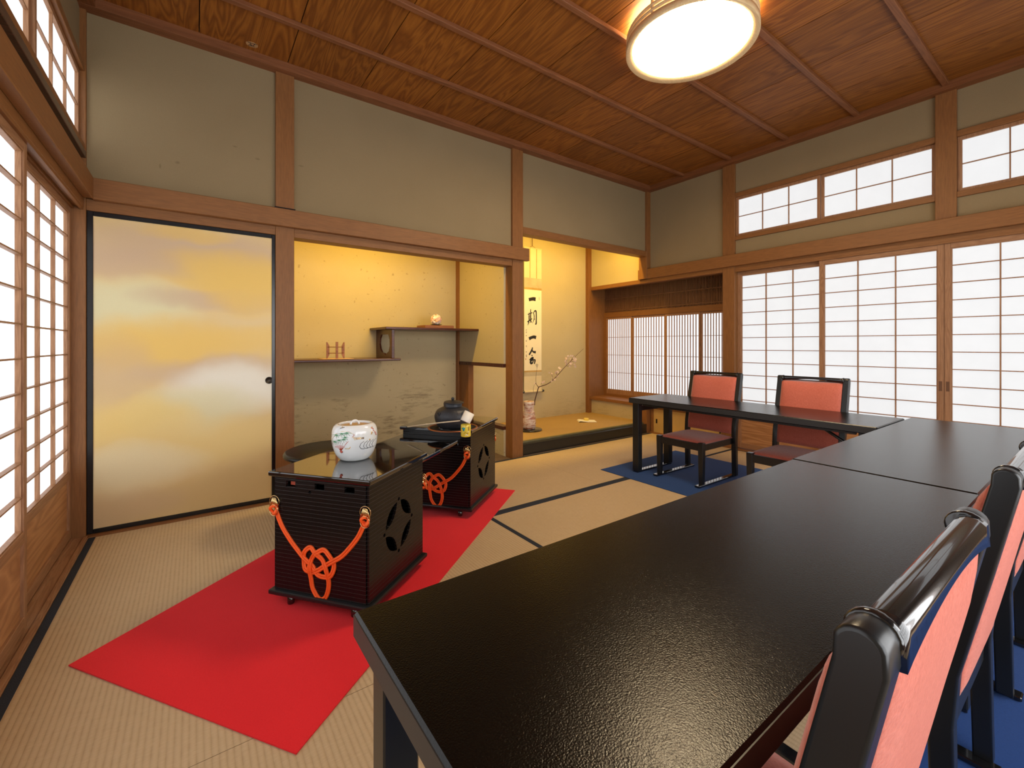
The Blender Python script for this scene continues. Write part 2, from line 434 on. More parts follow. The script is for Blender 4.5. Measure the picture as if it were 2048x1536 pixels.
# niche details
trim(bx(.541, 2.33, YB-.004, 4.25, -.05, .0, 0), boardW, 'grey-brown board floor of the shelf niche', 'niche floor')
trim(bx(2.322, 2.398, 3.36, 4.21, .822, .857, .001), darkW, 'dark rail over the low opening between niche and alcove', 'dark rail')
trim(bx(2.322, 2.398, 3.36, 4.01, .241, .273, .001), darkW, 'dark sill of the low opening between niche and alcove', 'dark sill')
# alcove platform
al = thing('alcove_platform', 'raised alcove floor of straw matting behind a black lacquered front bar', 'platform', (3.36, 3.75, 0), 0, None, 'structure')
MB().box(2.396-3.36, 4.352-3.36, 3.325-3.75, 4.25-3.75, .02, .12).build('straw_surface', tokoTat, al)
MB().box(2.474-3.36, 4.294-3.36, YB-3.75, 3.31-3.75, -.045, .106, .004).build('front_bar', blackW, al)
MB().box(2.474-3.36, 4.294-3.36, 3.30-3.75, 3.336-3.75, .02, .1215, .002).build('edge_cloth', plain('olive_edge_cloth', (.16, .14, .075), .85, .15, noise=.4), al)
MB().box(2.474-3.36, 4.30-3.36, 3.236-3.75, 3.252-3.75, -.045, .004, .001).build('floor_strip', boardW, al)

# ---------------- shoji
def shoji(name, label, side, y0, y1, xf, paper, cols=3, rows=11, pull=None):
    """side=+1: room lies toward -x (right wall); side=-1: room lies toward +x. xf = room-side face"""
    d = -side
    def X(a, b): return (min(xf-d*a, xf-d*b), max(xf-d*a, xf-d*b))
    r = thing(name, label, 'sliding paper door', (xf, (y0+y1)/2, .008), 0, 'paper sliding doors', 'structure')
    o = (xf, (y0+y1)/2, .008)
    def B(mb, nm, mt): 
        ob = mb.build(nm, mt, r); ob.location = (-o[0], -o[1], -o[2]); return ob
    zt, zb = 1.757, .012; st = .034
    m = MB(); a, c = X(0, .03)
    m.box(a, c, y0, y0+st, zb, zt, .0015); m.box(a, c, y1-st, y1, zb, zt, .0015); B(m, 'stile', latZ)
    m = MB(); m.box(a, c, y0+st, y1-st, 1.722, zt, .0015); m.box(a, c, y0+st, y1-st, .325, .365, .0015); m.box(a, c, y0+st, y1-st, zb, .062, .0015)
    B(m, 'rail', latY)
    a, c = X(.010, .018); B(MB().box(a, c, y0+st, y1-st, .06, .327), 'dado_panel', panelW)
    yy0, yy1, z0, z1 = y0+st, y1-st, .365, 1.722; t = .0035
    a, c = X(.006, .022); m = MB()
    for k in range(cols+1):
        y = yy0+(yy1-yy0)*k/cols; w = t if 0 < k < cols else .006
        m.box(a, c, y-w, y+w, z0, z1)
    a, c = X(.004, .022)
    for k in range(rows+1):
        z = z0+(z1-z0)*k/rows; w = t if 0 < k < rows else .006
        m.box(a, c, yy0, yy1, z-w*.85, z+w*.85)
    B(m, 'lattice', latZ)
    a, c = X(.0225, .0245); B(MB().box(a, c, yy0, yy1, z0, z1), 'paper', paper)
    if pull is not None:
        a, c = X(-.0008, .004); m = MB()
        m.box(a, c, pull-.009, pull+.009, .70, .77); ob = B(m, 'finger_pull', plain('pull_wood', (.12, .05, .02), .6))
    return r
shoji('door_1', 'right paper door nearest the bay window, set in the back groove', 1, 1.478, 2.24, 4.396, paperR)
shoji('door_2', 'right paper door second from the bay window, meeting stile with finger pull', 1, .742, 1.520, 4.358, paperR, pull=.760)
shoji('door_3', 'right paper door cut by the right edge of the view, beyond the meeting stiles', 1, -.036, .740, 4.358, paperR, pull=.722)
shoji('door_4', 'right paper door nearest the front wall, outside the view', 1, -.76, .002, 4.396, paperR)
shoji('door_5', 'left paper door beside the corner post, in the back groove', -1, 2.418, 3.248, -.532, paperL)
shoji('door_6', 'left paper door nearer the viewer, cut by the left edge of the view', -1, 1.49, 2.322, -.494, paperL)
shoji('door_7', 'left paper door outside the view, third from the corner post', -1, .80, 1.62, -.532, paperL)
shoji('door_8', 'left paper door outside the view, at the near post', -1, .052, .87, -.494, paperL)

def ranma(name, label, side, y0, y1, xf, paper, npan=2):
    d = -side
    def X(a, b): return (min(xf-d*a, xf-d*b), max(xf-d*a, xf-d*b))
    o = (xf, (y0+y1)/2, RZ0)
    r = thing(name, label, 'transom window', o, 0, 'paper transom windows', 'structure')
    def B(mb, nm, mt):
        ob = mb.build(nm, mt, r); ob.location = (-o[0], -o[1], -o[2]); return ob
    a, c = X(0, .07); m = MB(); m.box(a, c, y0, y1, RZ0-.004, RZ0+.036, .002); m.box(a, c, y0, y1, RZ1-.038, RZ1+.004, .002); B(m, 'frame_rail', woodY)
    zz0, zz1 = RZ0+.036, RZ1-.038; w = (y1-y0)/npan
    for k in range(npan):
        a0, a1 = y0+w*k, y0+w*(k+1); off = .02 if k % 2 else .032
        a, c = X(off, off+.018); st = .024; m = MB()
        m.box(a, c, a0+.001, a0+st, zz0, zz1, .001); m.box(a, c, a1-st, a1-.001, zz0, zz1, .001)
        m.box(a, c, a0+st, a1-st, zz0, zz0+.022, .001); m.box(a, c, a0+st, a1-st, zz1-.024, zz1, .001); B(m, 'sash', latZ)
        a, c = X(off+.003, off+.015); m = MB()
        for q in (1, 2):
            y = a0+st+(a1-a0-2*st)*q/3; m.box(a, c, y-.0035, y+.0035, zz0+.02, zz1-.02)
        z = (zz0+zz1)/2; m.box(a, c, a0+st, a1-st, z-.003, z+.003); B(m, 'muntin', latZ)
        a, c = X(off+.0155, off+.0175); B(MB().box(a, c, a0+st, a1-st, zz0+.02, zz1-.02), 'paper', paper)
ranma('window_1', 'transom window above right paper doors, beside the bay-window post', 1, .785, 2.24, 4.343, paperR)
ranma('window_2', 'transom window above right paper doors, cut by the right edge of the view', 1, -.76, .674, 4.343, paperR)
ranma('window_3', 'transom window above the left paper doors in the top left corner', -1, .05, 3.25, -.480, paperL, 4)
trim(bx(-.50, -.474, .05, 3.25, RZ0-.042, RZ0-.006, .002), darkW, 'dark stained rail below the left transom windows', 'picture rail')

# gold fusuma
dr = thing('door_9', 'gold cloud-painted sliding panel in a thin black lacquer frame', 'sliding panel', (-.02, 3.29, .008), 0, None, 'structure')
def Bl(mb, nm, mt, r=dr, o=(-.02, 3.29, .008)):
    ob = mb.build(nm, mt, r); ob.location = (-o[0], -o[1], -o[2]); return ob
m = MB(); x0, x1 = XL+.001, .429
m.box(x0, x0+.026, 3.262, 3.284, .007, ZK-.001, .002); m.box(x1-.02, x1, 3.262, 3.284, .007, ZK-.001, .002)
m.box(x0+.026, x1-.02, 3.262, 3.284, ZK-.026, ZK-.001, .002); m.box(x0+.026, x1-.02, 3.262, 3.284, .007, .031, .002); Bl(m, 'frame', blackFr)
Bl(MB().box(x0+.02, x1-.012, 3.267, 3.28, .02, ZK-.015), 'gold_paper', fusM)
m = MB(); m.lathe([(.0, 0), (.017, 0), (.019, .003), (.023, .003), (.023, 0)], 20, M=Matrix.Translation((x1-.035, 3.2665, .80)) @ Matrix.Rotation(pi/2, 4, 'X')); Bl(m, 'finger_pull', plain('dark_bronze', (.05, .04, .03), .4, metal=.8))

# front-wall doors (behind the photographer)
r = thing('door_10', 'wide paper doors behind the photographer, outside the view', 'sliding paper door', (1.7, YF-.02, 0), 0, None, 'structure')
MB().box(-1.9, 1.9, -.05, -.045, .35, 1.94).build('paper', paperB, r)
m = MB()
for k in range(9): m.box(-1.9+k*.475-.012, -1.9+k*.475+.012, -.045, -.01, 0, 1.94)
for k in range(7): m.box(-1.9, 1.9, -.045, -.02, .35+k*.265-.005, .35+k*.265+.005)
m.build('lattice', latZ, r); MB().box(-1.9, 1.9, -.05, -.03, -.04, .35).build('dado_panel', panelW, r)

# bay window
bay = thing('window_4', 'low bay window with fine vertical slats over white paper', 'bay window', (4.65, 3.3, .335), 0, None, 'structure')
def Bb(mb, nm, mt):
    ob = mb.build(nm, mt, bay); ob.location = (-4.65, -3.3, -.335); return ob
Bb(MB().box(4.325, 4.72, 2.362, 4.25, .300, .335, .002), 'sill_board', woodY)
m = MB(); m.box(4.338, 4.70, 4.225, 4.25, .335, 1.90); m.box(4.338, 4.40, 4.205, 4.226, .335, 1.77, .001); m.box(4.44, 4.70, 2.33, 2.362, .335, 1.90); Bb(m, 'side_panel', woodZ)
Bb(MB().box(4.41, 4.72, 2.36, 4.25, 1.86, 1.90), 'soffit', woodY)
m = MB(); m.box(4.635, 4.69, 2.362, 4.225, .335, .365, .001); m.box(4.635, 4.69, 2.362, 4.225, 1.41, 1.48, .002); m.box(4.635, 4.69, 4.185, 4.225, .365, 1.41, .001)
Bb(m, 'frame', woodY)
m = MB(); y = 2.366
m.box(4.675, 4.68, 2.362, 4.225, 1.48, 1.87)
while y < 4.22: m.box(4.655, 4.668, y, y+.011, 1.48, 1.87); y += .018
for z in (1.50, 1.66, 1.80): m.box(4.65, 4.674, 2.362, 4.225, z, z+.012)
Bb(m, 'slat_screen', wood('old_slats', (.10, .042, .018), (.22, .10, .045), 'Z', 2))
ys = [2.330, 2.790, 3.250, 3.752, 4.187]
for k in range(4):
    a0, a1 = max(ys[k], 2.363), ys[k+1]; off = 4.645 if k % 2 else 4.655
    m = MB(); m.box(off, off+.02, a0, a0+.02, .365, 1.41, .001); m.box(off, off+.02, a1-.02, a1, .365, 1.41, .001)
    m.box(off, off+.02, a0+.02, a1-.02, .365, .428, .001); m.box(off, off+.02, a0+.02, a1-.02, 1.385, 1.41, .001); Bb(m, 'sash', latZ)
    m = MB(); n = 11
    for q in range(1, n+1):
        y = a0+.02+(a1-a0-.04)*q/(n+1); m.box(off+.002, off+.012, y-.0035, y+.0035, .428, 1.385)
    for z in (.658, .897, 1.139): m.box(off+.011, off+.015, a0+.02, a1-.02, z-.0025, z+.0025)
    Bb(m, 'slats', latZ)
    Bb(MB().box(off+.016, off+.018, a0+.02, a1-.02, .428, 1.385), 'paper', paperBay)
# little cupboard doors below the sill
cb = thing('floor_cupboard', 'pair of small gold-papered sliding doors under the bay window sill', 'cupboard', (4.37, 2.8, 0), 0, None, 'structure')
m = MB(); m.box(-.005, .03, .41, .446, .012, .30); m.box(-.005, .03, -.438, -.41, .012, .30); m.box(-.005, .03, -.41, .41, .285, .30); m.build('frame', woodZ, cb)
for a, b2, xo in ((-.41, .01, .012), (-.01, .41, .0)):
    d = MB().box(xo, xo+.010, a, b2, .013, .285).build('gold_door', goldS, cb)
    MB().box(xo-.003, xo+.001, a+.012 if a < -.1 else b2-.05, a+.03 if a < -.1 else b2-.032, .12, .17).build('finger_pull', blackFr, d)
MB().box(.03, .06, -.438, .446, .0, .30).build('back_board', boardW, cb)

# ------------------------------------------------------------------ tatami mats
def mat(x0, x1, y0, y1, axis, label):
    cx, cy = (x0+x1)/2, (y0+y1)/2; g_ = .001
    r = thing('tatami_mat', label, 'straw mat', (cx, cy, -.05), 0, 'straw mats covering the floor')
    w, h = (x1-x0)/2-g_, (y1-y0)/2-g_; e = .029
    if axis == 'X':
        MB().box(-w, w, -h+e, h-e, 0, .05).build('straw_surface', tatX, r)
        for s in (-1, 1): MB().box(-w, w, min(s*h, s*(h-e)), max(s*h, s*(h-e)), 0, .0508, .001).build('border_cloth', heri, r)
    else:
        MB().box(-w+e, w-e, -h, h, 0, .05).build('straw_surface', tatY, r)
        for s in (-1, 1): MB().box(min(s*w, s*(w-e)), max(s*w, s*(w-e)), -h, h, 0, .0508, .001).build('border_cloth', heri, r)
    return r
mat(-.462, .50, 1.33, 3.222, 'Y', 'straw mat in front of the gold panel, along the left paper doors')
mat(-.462, .50, -.56, 1.33, 'Y', 'straw mat along the left doors at the bottom left corner of the view')
mat(.50, 2.45, 2.238, 3.236, 'X', 'straw mat in front of the shelf niche, under the far end of the red felt')
mat(2.45, 4.335, 2.238, 3.236, 'X', 'straw mat in front of the scroll alcove and bay window')
mat(.50, 1.445, .34, 2.238, 'Y', 'straw mat left of the dark seam, under the near black chest')
mat(1.445, 3.36, 1.29, 2.238, 'X', 'straw mat beside the red felt, reaching the blue felt strip')
mat(1.445, 3.36, .34, 1.29, 'X', 'straw mat hidden under the long black tables')
mat(3.36, 4.335, .34, 2.238, 'Y', 'straw mat along the right paper doors, behind the two far chairs')
mat(.50, 2.42, -.60, .34, 'X', 'straw mat under the two near chairs')
mat(2.42, 4.335, -.60, .34, 'X', 'straw mat at the right, outside the view')
mat(-.462, 1.9, YF, -.60, 'X', 'straw mat behind the photographer on the left')
mat(1.9, 4.335, YF, -.60, 'X', 'straw mat behind the photographer on the right')

# felts
U = Vector((cos(radians(38)), sin(radians(38)))); Wv = Vector((U.y, -U.x))
def flat(name, pts, th, mtl, label, cat, z=.001):
    c = sum((Vector(p) for p in pts), Vector((0, 0)))/len(pts)
    m = MB(); m.prism([(p[0]-c.x, p[1]-c.y) for p in pts], th)
    return tag(m.build(name, mtl, None, (c.x, c.y, z)), label, cat)
flat('red_felt', [(-.329, 1.974), (.206, 1.212), (1.835, 2.506), (1.270, 3.236)], .004, redM, 'long bright red felt strip lying diagonally under the two black chests', 'felt carpet')
flat('blue_felt', [(2.718, 2.515), (2.722, .80), (3.80, .80), (3.80, 2.54)], .003, blueM, 'dark blue felt strip under the far black table and its two chairs', 'felt carpet')
flat('blue_felt', [(.15, .30), (.15, -.58), (4.2, -.58), (4.2, .30)], .003, blueM, 'sunlit blue felt strip under the two near chairs', 'felt carpet')

# ------------------------------------------------------------------ tables
def make_table(label):
    r = thing('folding_table', label, 'table', group='low black folding tables')
    L, Wd, zt = 1.612, .490, .598
    m = MB(); m.box(-L/2, L/2, -Wd/2, Wd/2, zt-.042, zt, .0050, seg=1); tp = m.build('table_top', tabM, r)
    m = MB()
    m.box(-L/2-.0006, -L/2+.002, -Wd/2+.004, Wd/2-.004, zt-.038, zt-.004); m.box(L/2-.002, L/2+.0006, -Wd/2+.004, Wd/2-.004, zt-.038, zt-.004)
    m.box(-L/2+.004, L/2-.004, -Wd/2-.0006, -Wd/2+.002, zt-.038, zt-.004); m.box(-L/2+.004, L/2-.004, Wd/2-.002, Wd/2+.0006, zt-.038, zt-.004)
    m.build('edge_band', edgeM, tp)
    for sx in (-1, 1):
        for sy in (-1, 1):
            MB().box(sx*.75-.029, sx*.75+.029, sy*.205-.025, sy*.205+.025, .012, zt-.041, .003).build('leg', blackW, r)
        MB().box(sx*.75-.022, sx*.75+.022, -.228, .228, 0.0, .014, .002).build('floor_runner', blackG, r)
        ap = MB().box(sx*.75-.012, sx*.75+.012, -.18, .18, zt-.105, zt-.041, .003).build('cross_rail', blackW, r)
        for sy in (-.165, .165):
            MB().lathe([(0, .004), (.006, .003), (.007, 0)], 10, M=Matrix.Translation((sx*.75-sx*.013, sy, zt-.06)) @ Matrix.Rotation(-sx*pi/2, 4, 'Y')).build('screw', steel, ap)
        for sy in ((-.17, .17) if sx < 0 else ()):
            MB().tube([(sx*.73, sy, zt-.17), (sx*.53, sy, zt-.046)], .009, 8).build('folding_brace', blackW, r)
    m = MB(); m.box(-.70, .70, -.2, -.18, zt-.06, zt-.041); m.box(-.70, .70, .18, .2, zt-.06, zt-.041); m.build('stiffener', blackW, r)
    return r
t1 = make_table('nearest long black table, its bare corner pointing at the red felt'); t1.location = (1.012, .477, 0)
t2 = copy_tree(t1); t2['label'] = 'long black table beyond the seam, at the right edge of the view'; t2.location = (2.632, .482, 0)
t3 = copy_tree(t1); t3['label'] = 'far black table standing crosswise in front of two coral chairs'; t3.location = (3.115, 1.544, .005); t3.rotation_euler = (0, 0, pi/2)
t1.location.z = t2.location.z = .005

# ------------------------------------------------------------------ chairs
def make_chair(label):
    r = thing('dining_chair', label, 'chair', group='low black chairs with coral upholstery')
    hw = .197
    # back profile (y, z) of rear leg + post, front edge then back edge
    prof = [(-.205, .012), (-.198, .30), (-.205, .40), (-.245, .60), (-.283, .775)]+[(-.3015+.0185*cos(q_*pi/10), .788+.0185*sin(q_*pi/10)) for q_ in range(1, 10)]+[(-.320, .775), (-.285, .60), (-.243, .40), (-.236, .30), (-.240, .012)]
    for s in (-1, 1):
        MB().prism(prof, .034, M=Matrix.Translation((s*(hw+.004)-.017, 0, 0)) @ Matrix(((0, 0, 1, 0), (1, 0, 0, 0), (0, 1, 0, 0), (0, 0, 0, 1))), bev=.004).build('rear_post', blackW, r)
        lg = MB(); t = bmesh.new(); bmesh.ops.create_cube(t, size=1)
        for v in t.verts:
            k = .5 if v.co.z > 0 else .40
            v.co = Vector((s*(hw-.020)+v.co.x*.040*k/.5, .200+v.co.y*.040*k/.5, .012+(v.co.z+.5)*.303))
        bmesh.ops.bevel(t, geom=t.edges[:], offset=.003, segments=1, affect='EDGES'); lg._in(t); lg.build('front_leg', blackW, r)
        MB().box(s*(hw-.020)-.019, s*(hw-.020)+.019, -.255, .262, 0, .014, .003).build('floor_runner', blackG, r)
        MB().box(s*(hw-.012)-.011, s*(hw-.012)+.011, -.20, .182, .258, .306, .002).build('side_rail', blackW, r)
    MB().box(-hw+.036, hw-.036, .190, .214, .255, .306, .002).build('front_rail', blackW, r)
    MB().box(-hw+.01, hw-.01, -.225, -.205, .258, .306, .002).build('back_rail', blackW, r)
    # seat: domed pad
    t = bmesh.new(); N = 14; vs = {}
    for i in range(N+1):
        for j in range(N+1):
            u, v = i/N*2-1, j/N*2-1
            e = max(abs(u), abs(v)); z = .309+.017*(1-abs(u)**4)*(1-abs(v)**4)+.006*(1-e**8)
            vs[i, j] = t.verts.new((u*(hw-.004), -.012+v*.205, z))
    for i in range(N):
        for j in range(N): t.faces.new((vs[i, j], vs[i+1, j], vs[i+1, j+1], vs[i, j+1]))
    gq = bmesh.ops.extrude_face_region(t, geom=t.faces[:]); vv = [g for g in gq['geom'] if isinstance(g, bmesh.types.BMVert)]
    for v in vv: v.co.z = .301
    bmesh.ops.recalc_face_normals(t, faces=t.faces[:])
    MB()._in(t, None, True).build('seat', coral, r)
    # backrest pad: follows the post lean, top edge dips in the middle
    def yz(z):
        pts = [(.30, -.215), (.40, -.222), (.60, -.262), (.82, -.310)]
        for (a, ya), (b_, yb) in zip(pts, pts[1:]):
            if z <= b_: return ya+(yb-ya)*(z-a)/(b_-a)
        return pts[-1][1]
    t = bmesh.new(); NX, NZ = 20, 14; F_, B_ = {}, {}; wd = hw-.0135
    for i in range(NX+1):
        u = i/NX*2-1; top = .762-.012*(0.5+.5*cos(pi*min(1, abs(u)/.72)))
        for j in range(NZ+1):
            v = j/NZ; z = .335+(top-.335)*v; e = max(abs(u), abs(2*v-1)); bulge = .012*(1-e**6)
            F_[i, j] = t.verts.new((u*wd, yz(z)+.022+bulge*1.4, z)); B_[i, j] = t.verts.new((u*wd, yz(z)-.017-bulge*1.2, z+(.781-top)*v**3))
    for i in range(NX):
        for j in range(NZ):
            t.faces.new((F_[i, j], F_[i, j+1], F_[i+1, j+1], F_[i+1, j])); t.faces.new((B_[i, j], B_[i+1, j], B_[i+1, j+1], B_[i, j+1]))
    for i in range(NX):
        t.faces.new((F_[i, 0], F_[i+1, 0], B_[i+1, 0], B_[i, 0])); t.faces.new((F_[i, NZ], B_[i, NZ], B_[i+1, NZ], F_[i+1, NZ]))
    for j in range(NZ):
        t.faces.new((F_[0, j], B_[0, j], B_[0, j+1], F_[0, j+1])); t.faces.new((F_[NX, j], F_[NX, j+1], B_[NX, j+1], B_[NX, j]))
    bmesh.ops.recalc_face_normals(t, faces=t.faces[:])
    MB()._in(t, None, True).build('backrest', coral, r)
    # top rail: arched underside, rounded top
    t = bmesh.new(); rings = []; n = 24
    for i in range(n+1):
        u = i/n*2-1; zb = .766+.020*max(0, (cos(pi*u*.5)))**.8; zt = .805; yc = yz(.79)-.003; hy = .015
        pts = [(yc+hy, zb+.003), (yc+hy, zt-.009), (yc+hy*.7, zt-.002), (yc+.2*hy, zt), (yc-.5*hy, zt-.001), (yc-hy, zt-.008), (yc-hy-.002, zb+.003), (yc, zb)]
        rings.append([t.verts.new((u*(hw-.012), a, c)) for a, c in pts])
    for A, B2 in zip(rings, rings[1:]):
        for k in range(8): t.faces.new((A[k], A[(k+1) % 8], B2[(k+1) % 8], B2[k]))
    t.faces.new(rings[0]); t.faces.new(rings[-1][::-1]); bmesh.ops.recalc_face_normals(t, faces=t.faces[:])
    MB()._in(t, None, True).build('top_rail', blackG, r)
    for s in (-1, 1):   # glossy collar where the rail enters the post
        MB().prism([(-.3015+.0205*cos(q_*2*pi/20), .7885+.0200*sin(q_*2*pi/20)) for q_ in range(20)], .010, M=Matrix.Translation((s*(hw-.014)-.005, 0, 0)) @ Matrix(((0, 0, 1, 0), (1, 0, 0, 0), (0, 1, 0, 0), (0, 0, 0, 1))), bev=.003).build('rail_collar', blackG, r)
    return r
c1 = make_chair('coral chair at the far table, left one, in front of the slatted bay window'); c1.location = (3.185, 1.958, .0050); c1.rotation_euler = (0, 0, pi/2)
for (x, y, a, lb, z) in ((3.185, 1.258, pi/2, 'coral chair at the far table, right one, in front of the plain paper doors', .0050),
                      (.634, .420, 0, 'nearest coral chair, back toward the viewer, cut by the bottom edge', .0050),
                      (1.375, .420, 0, 'coral chair beyond the nearest one, cut by the right edge', .0050),
                      (2.115, .420, 0, 'farthest chair of the near row, only a black leg showing at the right edge', .0050)):
    c = copy_tree(c1); c['label'] = lb; c.location = (x, y, z); c.rotation_euler = (0, 0, a)

# ------------------------------------------------------------------ tea chests
def ring_profile(): return None
def face_knot(parent, hw, side, half_d, zc):
    """decorative cord on the face at local x = side*half_d; s runs along local y"""
    xf = side*(half_d+.007)
    def P(s, z, off=0): return Vector((xf+side*off, s, z))
    # knot drawn on the face (s to the right when seen from outside, z up), centre at (0, zc)
    k = [(-.205, .180, 0), (-.175, .120, 0), (-.135, .07, 0), (-.10, .035, .0), (-.062, .006, .004), (-.03, -.02, -.001), (.0, -.045, .006), (.035, -.052, .0), (.062, -.035, .006), (.068, 0, 0), (.05, .035, .006),
         (.02, .05, .0), (-.01, .035, .006), (-.034, .008, .0), (-.040, -.025, .006), (-.036, -.065, .001), (-.028, -.105, 0), (0, -.140, 0), (.026, -.135, 0), (.042, -.10, 0), (.044, -.06, .001), (.034, -.015, .006), (.015, .012, .0), (-.012, .035, .006), (-.04, .052, .0),
         (-.062, .035, .006), (-.07, 0, .0), (-.058, -.032, .006), (-.03, -.042, 0), (.0, -.028, .007), (.03, -.008, .0), (.062, .012, .006), (.10, .035, 0), (.135, .07, 0), (.175, .120, 0), (.205, .180, 0)]
    fl = -side   # keep the drawing unmirrored from outside
    C = [P(fl*a*-1*-1 if False else a*(-fl), zc+b_, o) for a, b_, o in k]
    pts = spline(C, 6)
    m = MB()
    for sg in (-1, 1):
        off = []
        for i, p in enumerate(pts):
            d = (pts[min(i+1, len(pts)-1)]-pts[max(i-1, 0)]); d.normalize()
            nrm = d.cross(Vector((side, 0, 0))).normalized()
            off.append(p+nrm*sg*.0046)
        m.tube(off, .0050, 8)
    cord = m.build('cord', cordM, parent)
    for s in (-1, 1):
        y = s*.208; z = zc+.185
        f = MB()
        f.tube([P(y+.023*cos(a), z+.030+.023*sin(a), .004) for a in [2*pi*q/20 for q in range(20)]], .0012, 6, closed=True)
        f.tube([P(y+.020*cos(a), z-.004+.022*sin(a), .008) for a in [2*pi*q/20 for q in range(20)]], .0016, 6, closed=True)
        for a in (-.018, -.009, 0, .009, .018): f.tube([P(y+a, z+.010, .006), P(y+a*.4, z+.046, .006)], [.0045, .001], 6)
        f.lathe([(0, .004), (.011, .003), (.013, 0), (0, 0)], 14, M=Matrix.Translation(P(y, z+.012, -.003)) @ Matrix.Rotation(side*pi/2, 4, 'Y'))
        f.build('ring_fitting', gold, parent)
        lp = MB(); lp.tube([P(y+.014*cos(a), z-.002+.015*sin(a), .008+.006*sin(a*2)) for a in [2*pi*q/18 for q in range(18)]], .0058, 8, closed=True)
        lp.build('cord_loop', cordM, cord)
def lens(cx, cz, ang, L, wid, n=9):
    out = []
    for i in range(n): t_ = i/(n-1)*2-1; out.append((t_*L/2, wid/2*(1-t_*t_)))
    for i in range(1, n-1): t_ = 1-i/(n-1)*2; out.append((t_*L/2, -wid/2*(1-t_*t_)))
    ca, sa = cos(ang), sin(ang)
    return [(cx+x*ca-y*sa, cz+x*sa+y*ca) for x, y in out]
def circ(cx, cz, r_, n=10): return [(cx+r_*cos(2*pi*k/n), cz+r_*sin(2*pi*k/n)) for k in range(n)]
def make_chest(label, loc, hu, hw, zt, slots):
    r = thing('tea_chest', label, 'lacquered chest', loc, radians(38), 'black lacquered tea chests')
    bu, bw = hu-.020, hw-.020; z0, z1 = .054, zt-.020
    # local x = along the felt (front = -x), local y
    MB().box(-hu, hu, -hw, hw, zt-.020, zt, .005, seg=2).build('chest_top', lacq, r)
    MB().box(-hu, hu, -hw, hw, .038, .056, .005, seg=2).build('base_plate', blackW, r)
    for sx in (-1, 1):
        for sy in (-1, 1): MB().lathe([(0, 0), (.013, 0), (.014, .004), (.014, .040), (0, .040)], 16, c=(sx*(hu-.030), sy*(hw-.085))).build('foot', lacq, r)
    zc = (z0+z1)/2-.005; R_ = .108; q = R_/math.sqrt(2)*1.0
    holes = []
    for a in (pi/4, 3*pi/4, 5*pi/4, 7*pi/4): holes.append(lens(.74*R_*cos(a), zc+.74*R_*sin(a), a+pi/2, .122, .046))
    for a in (0, pi/2, pi, 3*pi/2): holes.append(circ(R_*cos(a), zc+R_*sin(a), .0075))
    for s in (-1, 1):
        MB().prism([(-bu, z0), (bu, z0), (bu, z1), (-bu, z1)], .010, M=Matrix.Translation((0, s*bw+(.005), 0)) @ Matrix(((1, 0, 0, 0), (0, 0, -1, 0), (0, 1, 0, 0), (0, 0, 0, 1))), holes=holes).build('side_panel', ribM, r)
    sl = []
    if slots:
        for a in (-.135, .0, .135): sl.append([(a-.022, z1-.040), (a+.022, z1-.040), (a+.022, z1-.016), (a-.022, z1-.016)])
        sl.append(circ(.045, z1-.052, .006))
    for s in (-1, 1):
        MB().prism([(-bw+.006, z0), (bw-.006, z0), (bw-.006, z1), (-bw+.006, z1)], .010, M=Matrix.Translation((s*bu-.005, 0, 0)) @ Matrix(((0, 0, 1, 0), (1, 0, 0, 0), (0, 1, 0, 0), (0, 0, 0, 1))), holes=(sl if s < 0 else ())).build('end_panel', ribM, r)
    MB().box(-bu+.03, bu-.03, -bw+.06, bw-.06, z0+.001, z0+.006).build('inner_floor', insideM, r)
    if slots: MB().box(-bu+.012, -bu+.016, .12, .15, z1-.036, z1-.018).build('red_tab', plain('red_tab', (.45, .07, .03), .5), r)
    face_knot(r, hw, -1, bu, .190); face_knot(r, hw, 1, bu, .190)
    return r
ch1 = make_chest('near black lacquered chest carrying the white porcelain jar', (.558, 1.938, .005), .230, .232, .526, True)
ch2 = make_chest('far black lacquered chest carrying the iron kettle', (1.372, 2.582, .005), .250, .240, .523, False)
# bridging shelf board between them
c12 = Vector((.558, 1.938)); c22 = Vector((1.372, 2.582))
gap0 = .2165; du = (c22-c12).dot(U); gap1 = du-.2365
bs = thing('bridge_shelf', 'low glossy black board bridging the gap between the two black chests', 'shelf board', (c12.x+U.x*(gap0+gap1)/2, c12.y+U.y*(gap0+gap1)/2, .455), radians(38))
hl = (gap1-gap0)/2
MB().box(-hl, hl, -.176, .228, .006, .026, .004, seg=2).build('board', lacq, bs)
for s in (-1, 1): MB().box(s*(hl-.012)-.011, s*(hl-.012)+.011, -.15, .2, -.02, .007, .002).build('end_cleat', lacq, bs)

# ------------------------------------------------------------------ water jar on near chest
jar = thing('water_jar', 'white porcelain water jar painted with fans and waves, on the near black chest', 'jar', (.572, 1.978, .531))
jp = [(0, .001), (.052, 0), (.060, .003), (.068, .010), (.080, .028), (.090, .055), (.0955, .085), (.0955, .110), (.0935, .130), (.087, .146), (.077, .1555), (.069, .157), (.064, .154), (.066, .148), (.0, .146)]
prof = [tuple(p) for p in spline([(a, b_, 0) for a, b_ in jp[1:11]], 4)]
MB().lathe([(0, .001)]+[(p[0], p[1]) for p in prof]+[(.068, .1565), (.064, .154), (.065, .146)], 48).build('jar_body', porc, jar)
goldp = plain('gilt_paint', (.55, .33, .14), .3, metal=.4, noise=.6)
lid = MB().lathe([(0, .151), (.03, .151), (.060, .149), (.0645, .147), (.0645, .143), (0, .143)], 32).build('lid', goldp, jar)
lm = MB(); lm.tube([(.018*cos(a), .0, .150+.018*sin(a)) for a in [pi*q/10 for q in range(11)]], .0045, 8); lm.build('loop_handle', porc, lid)
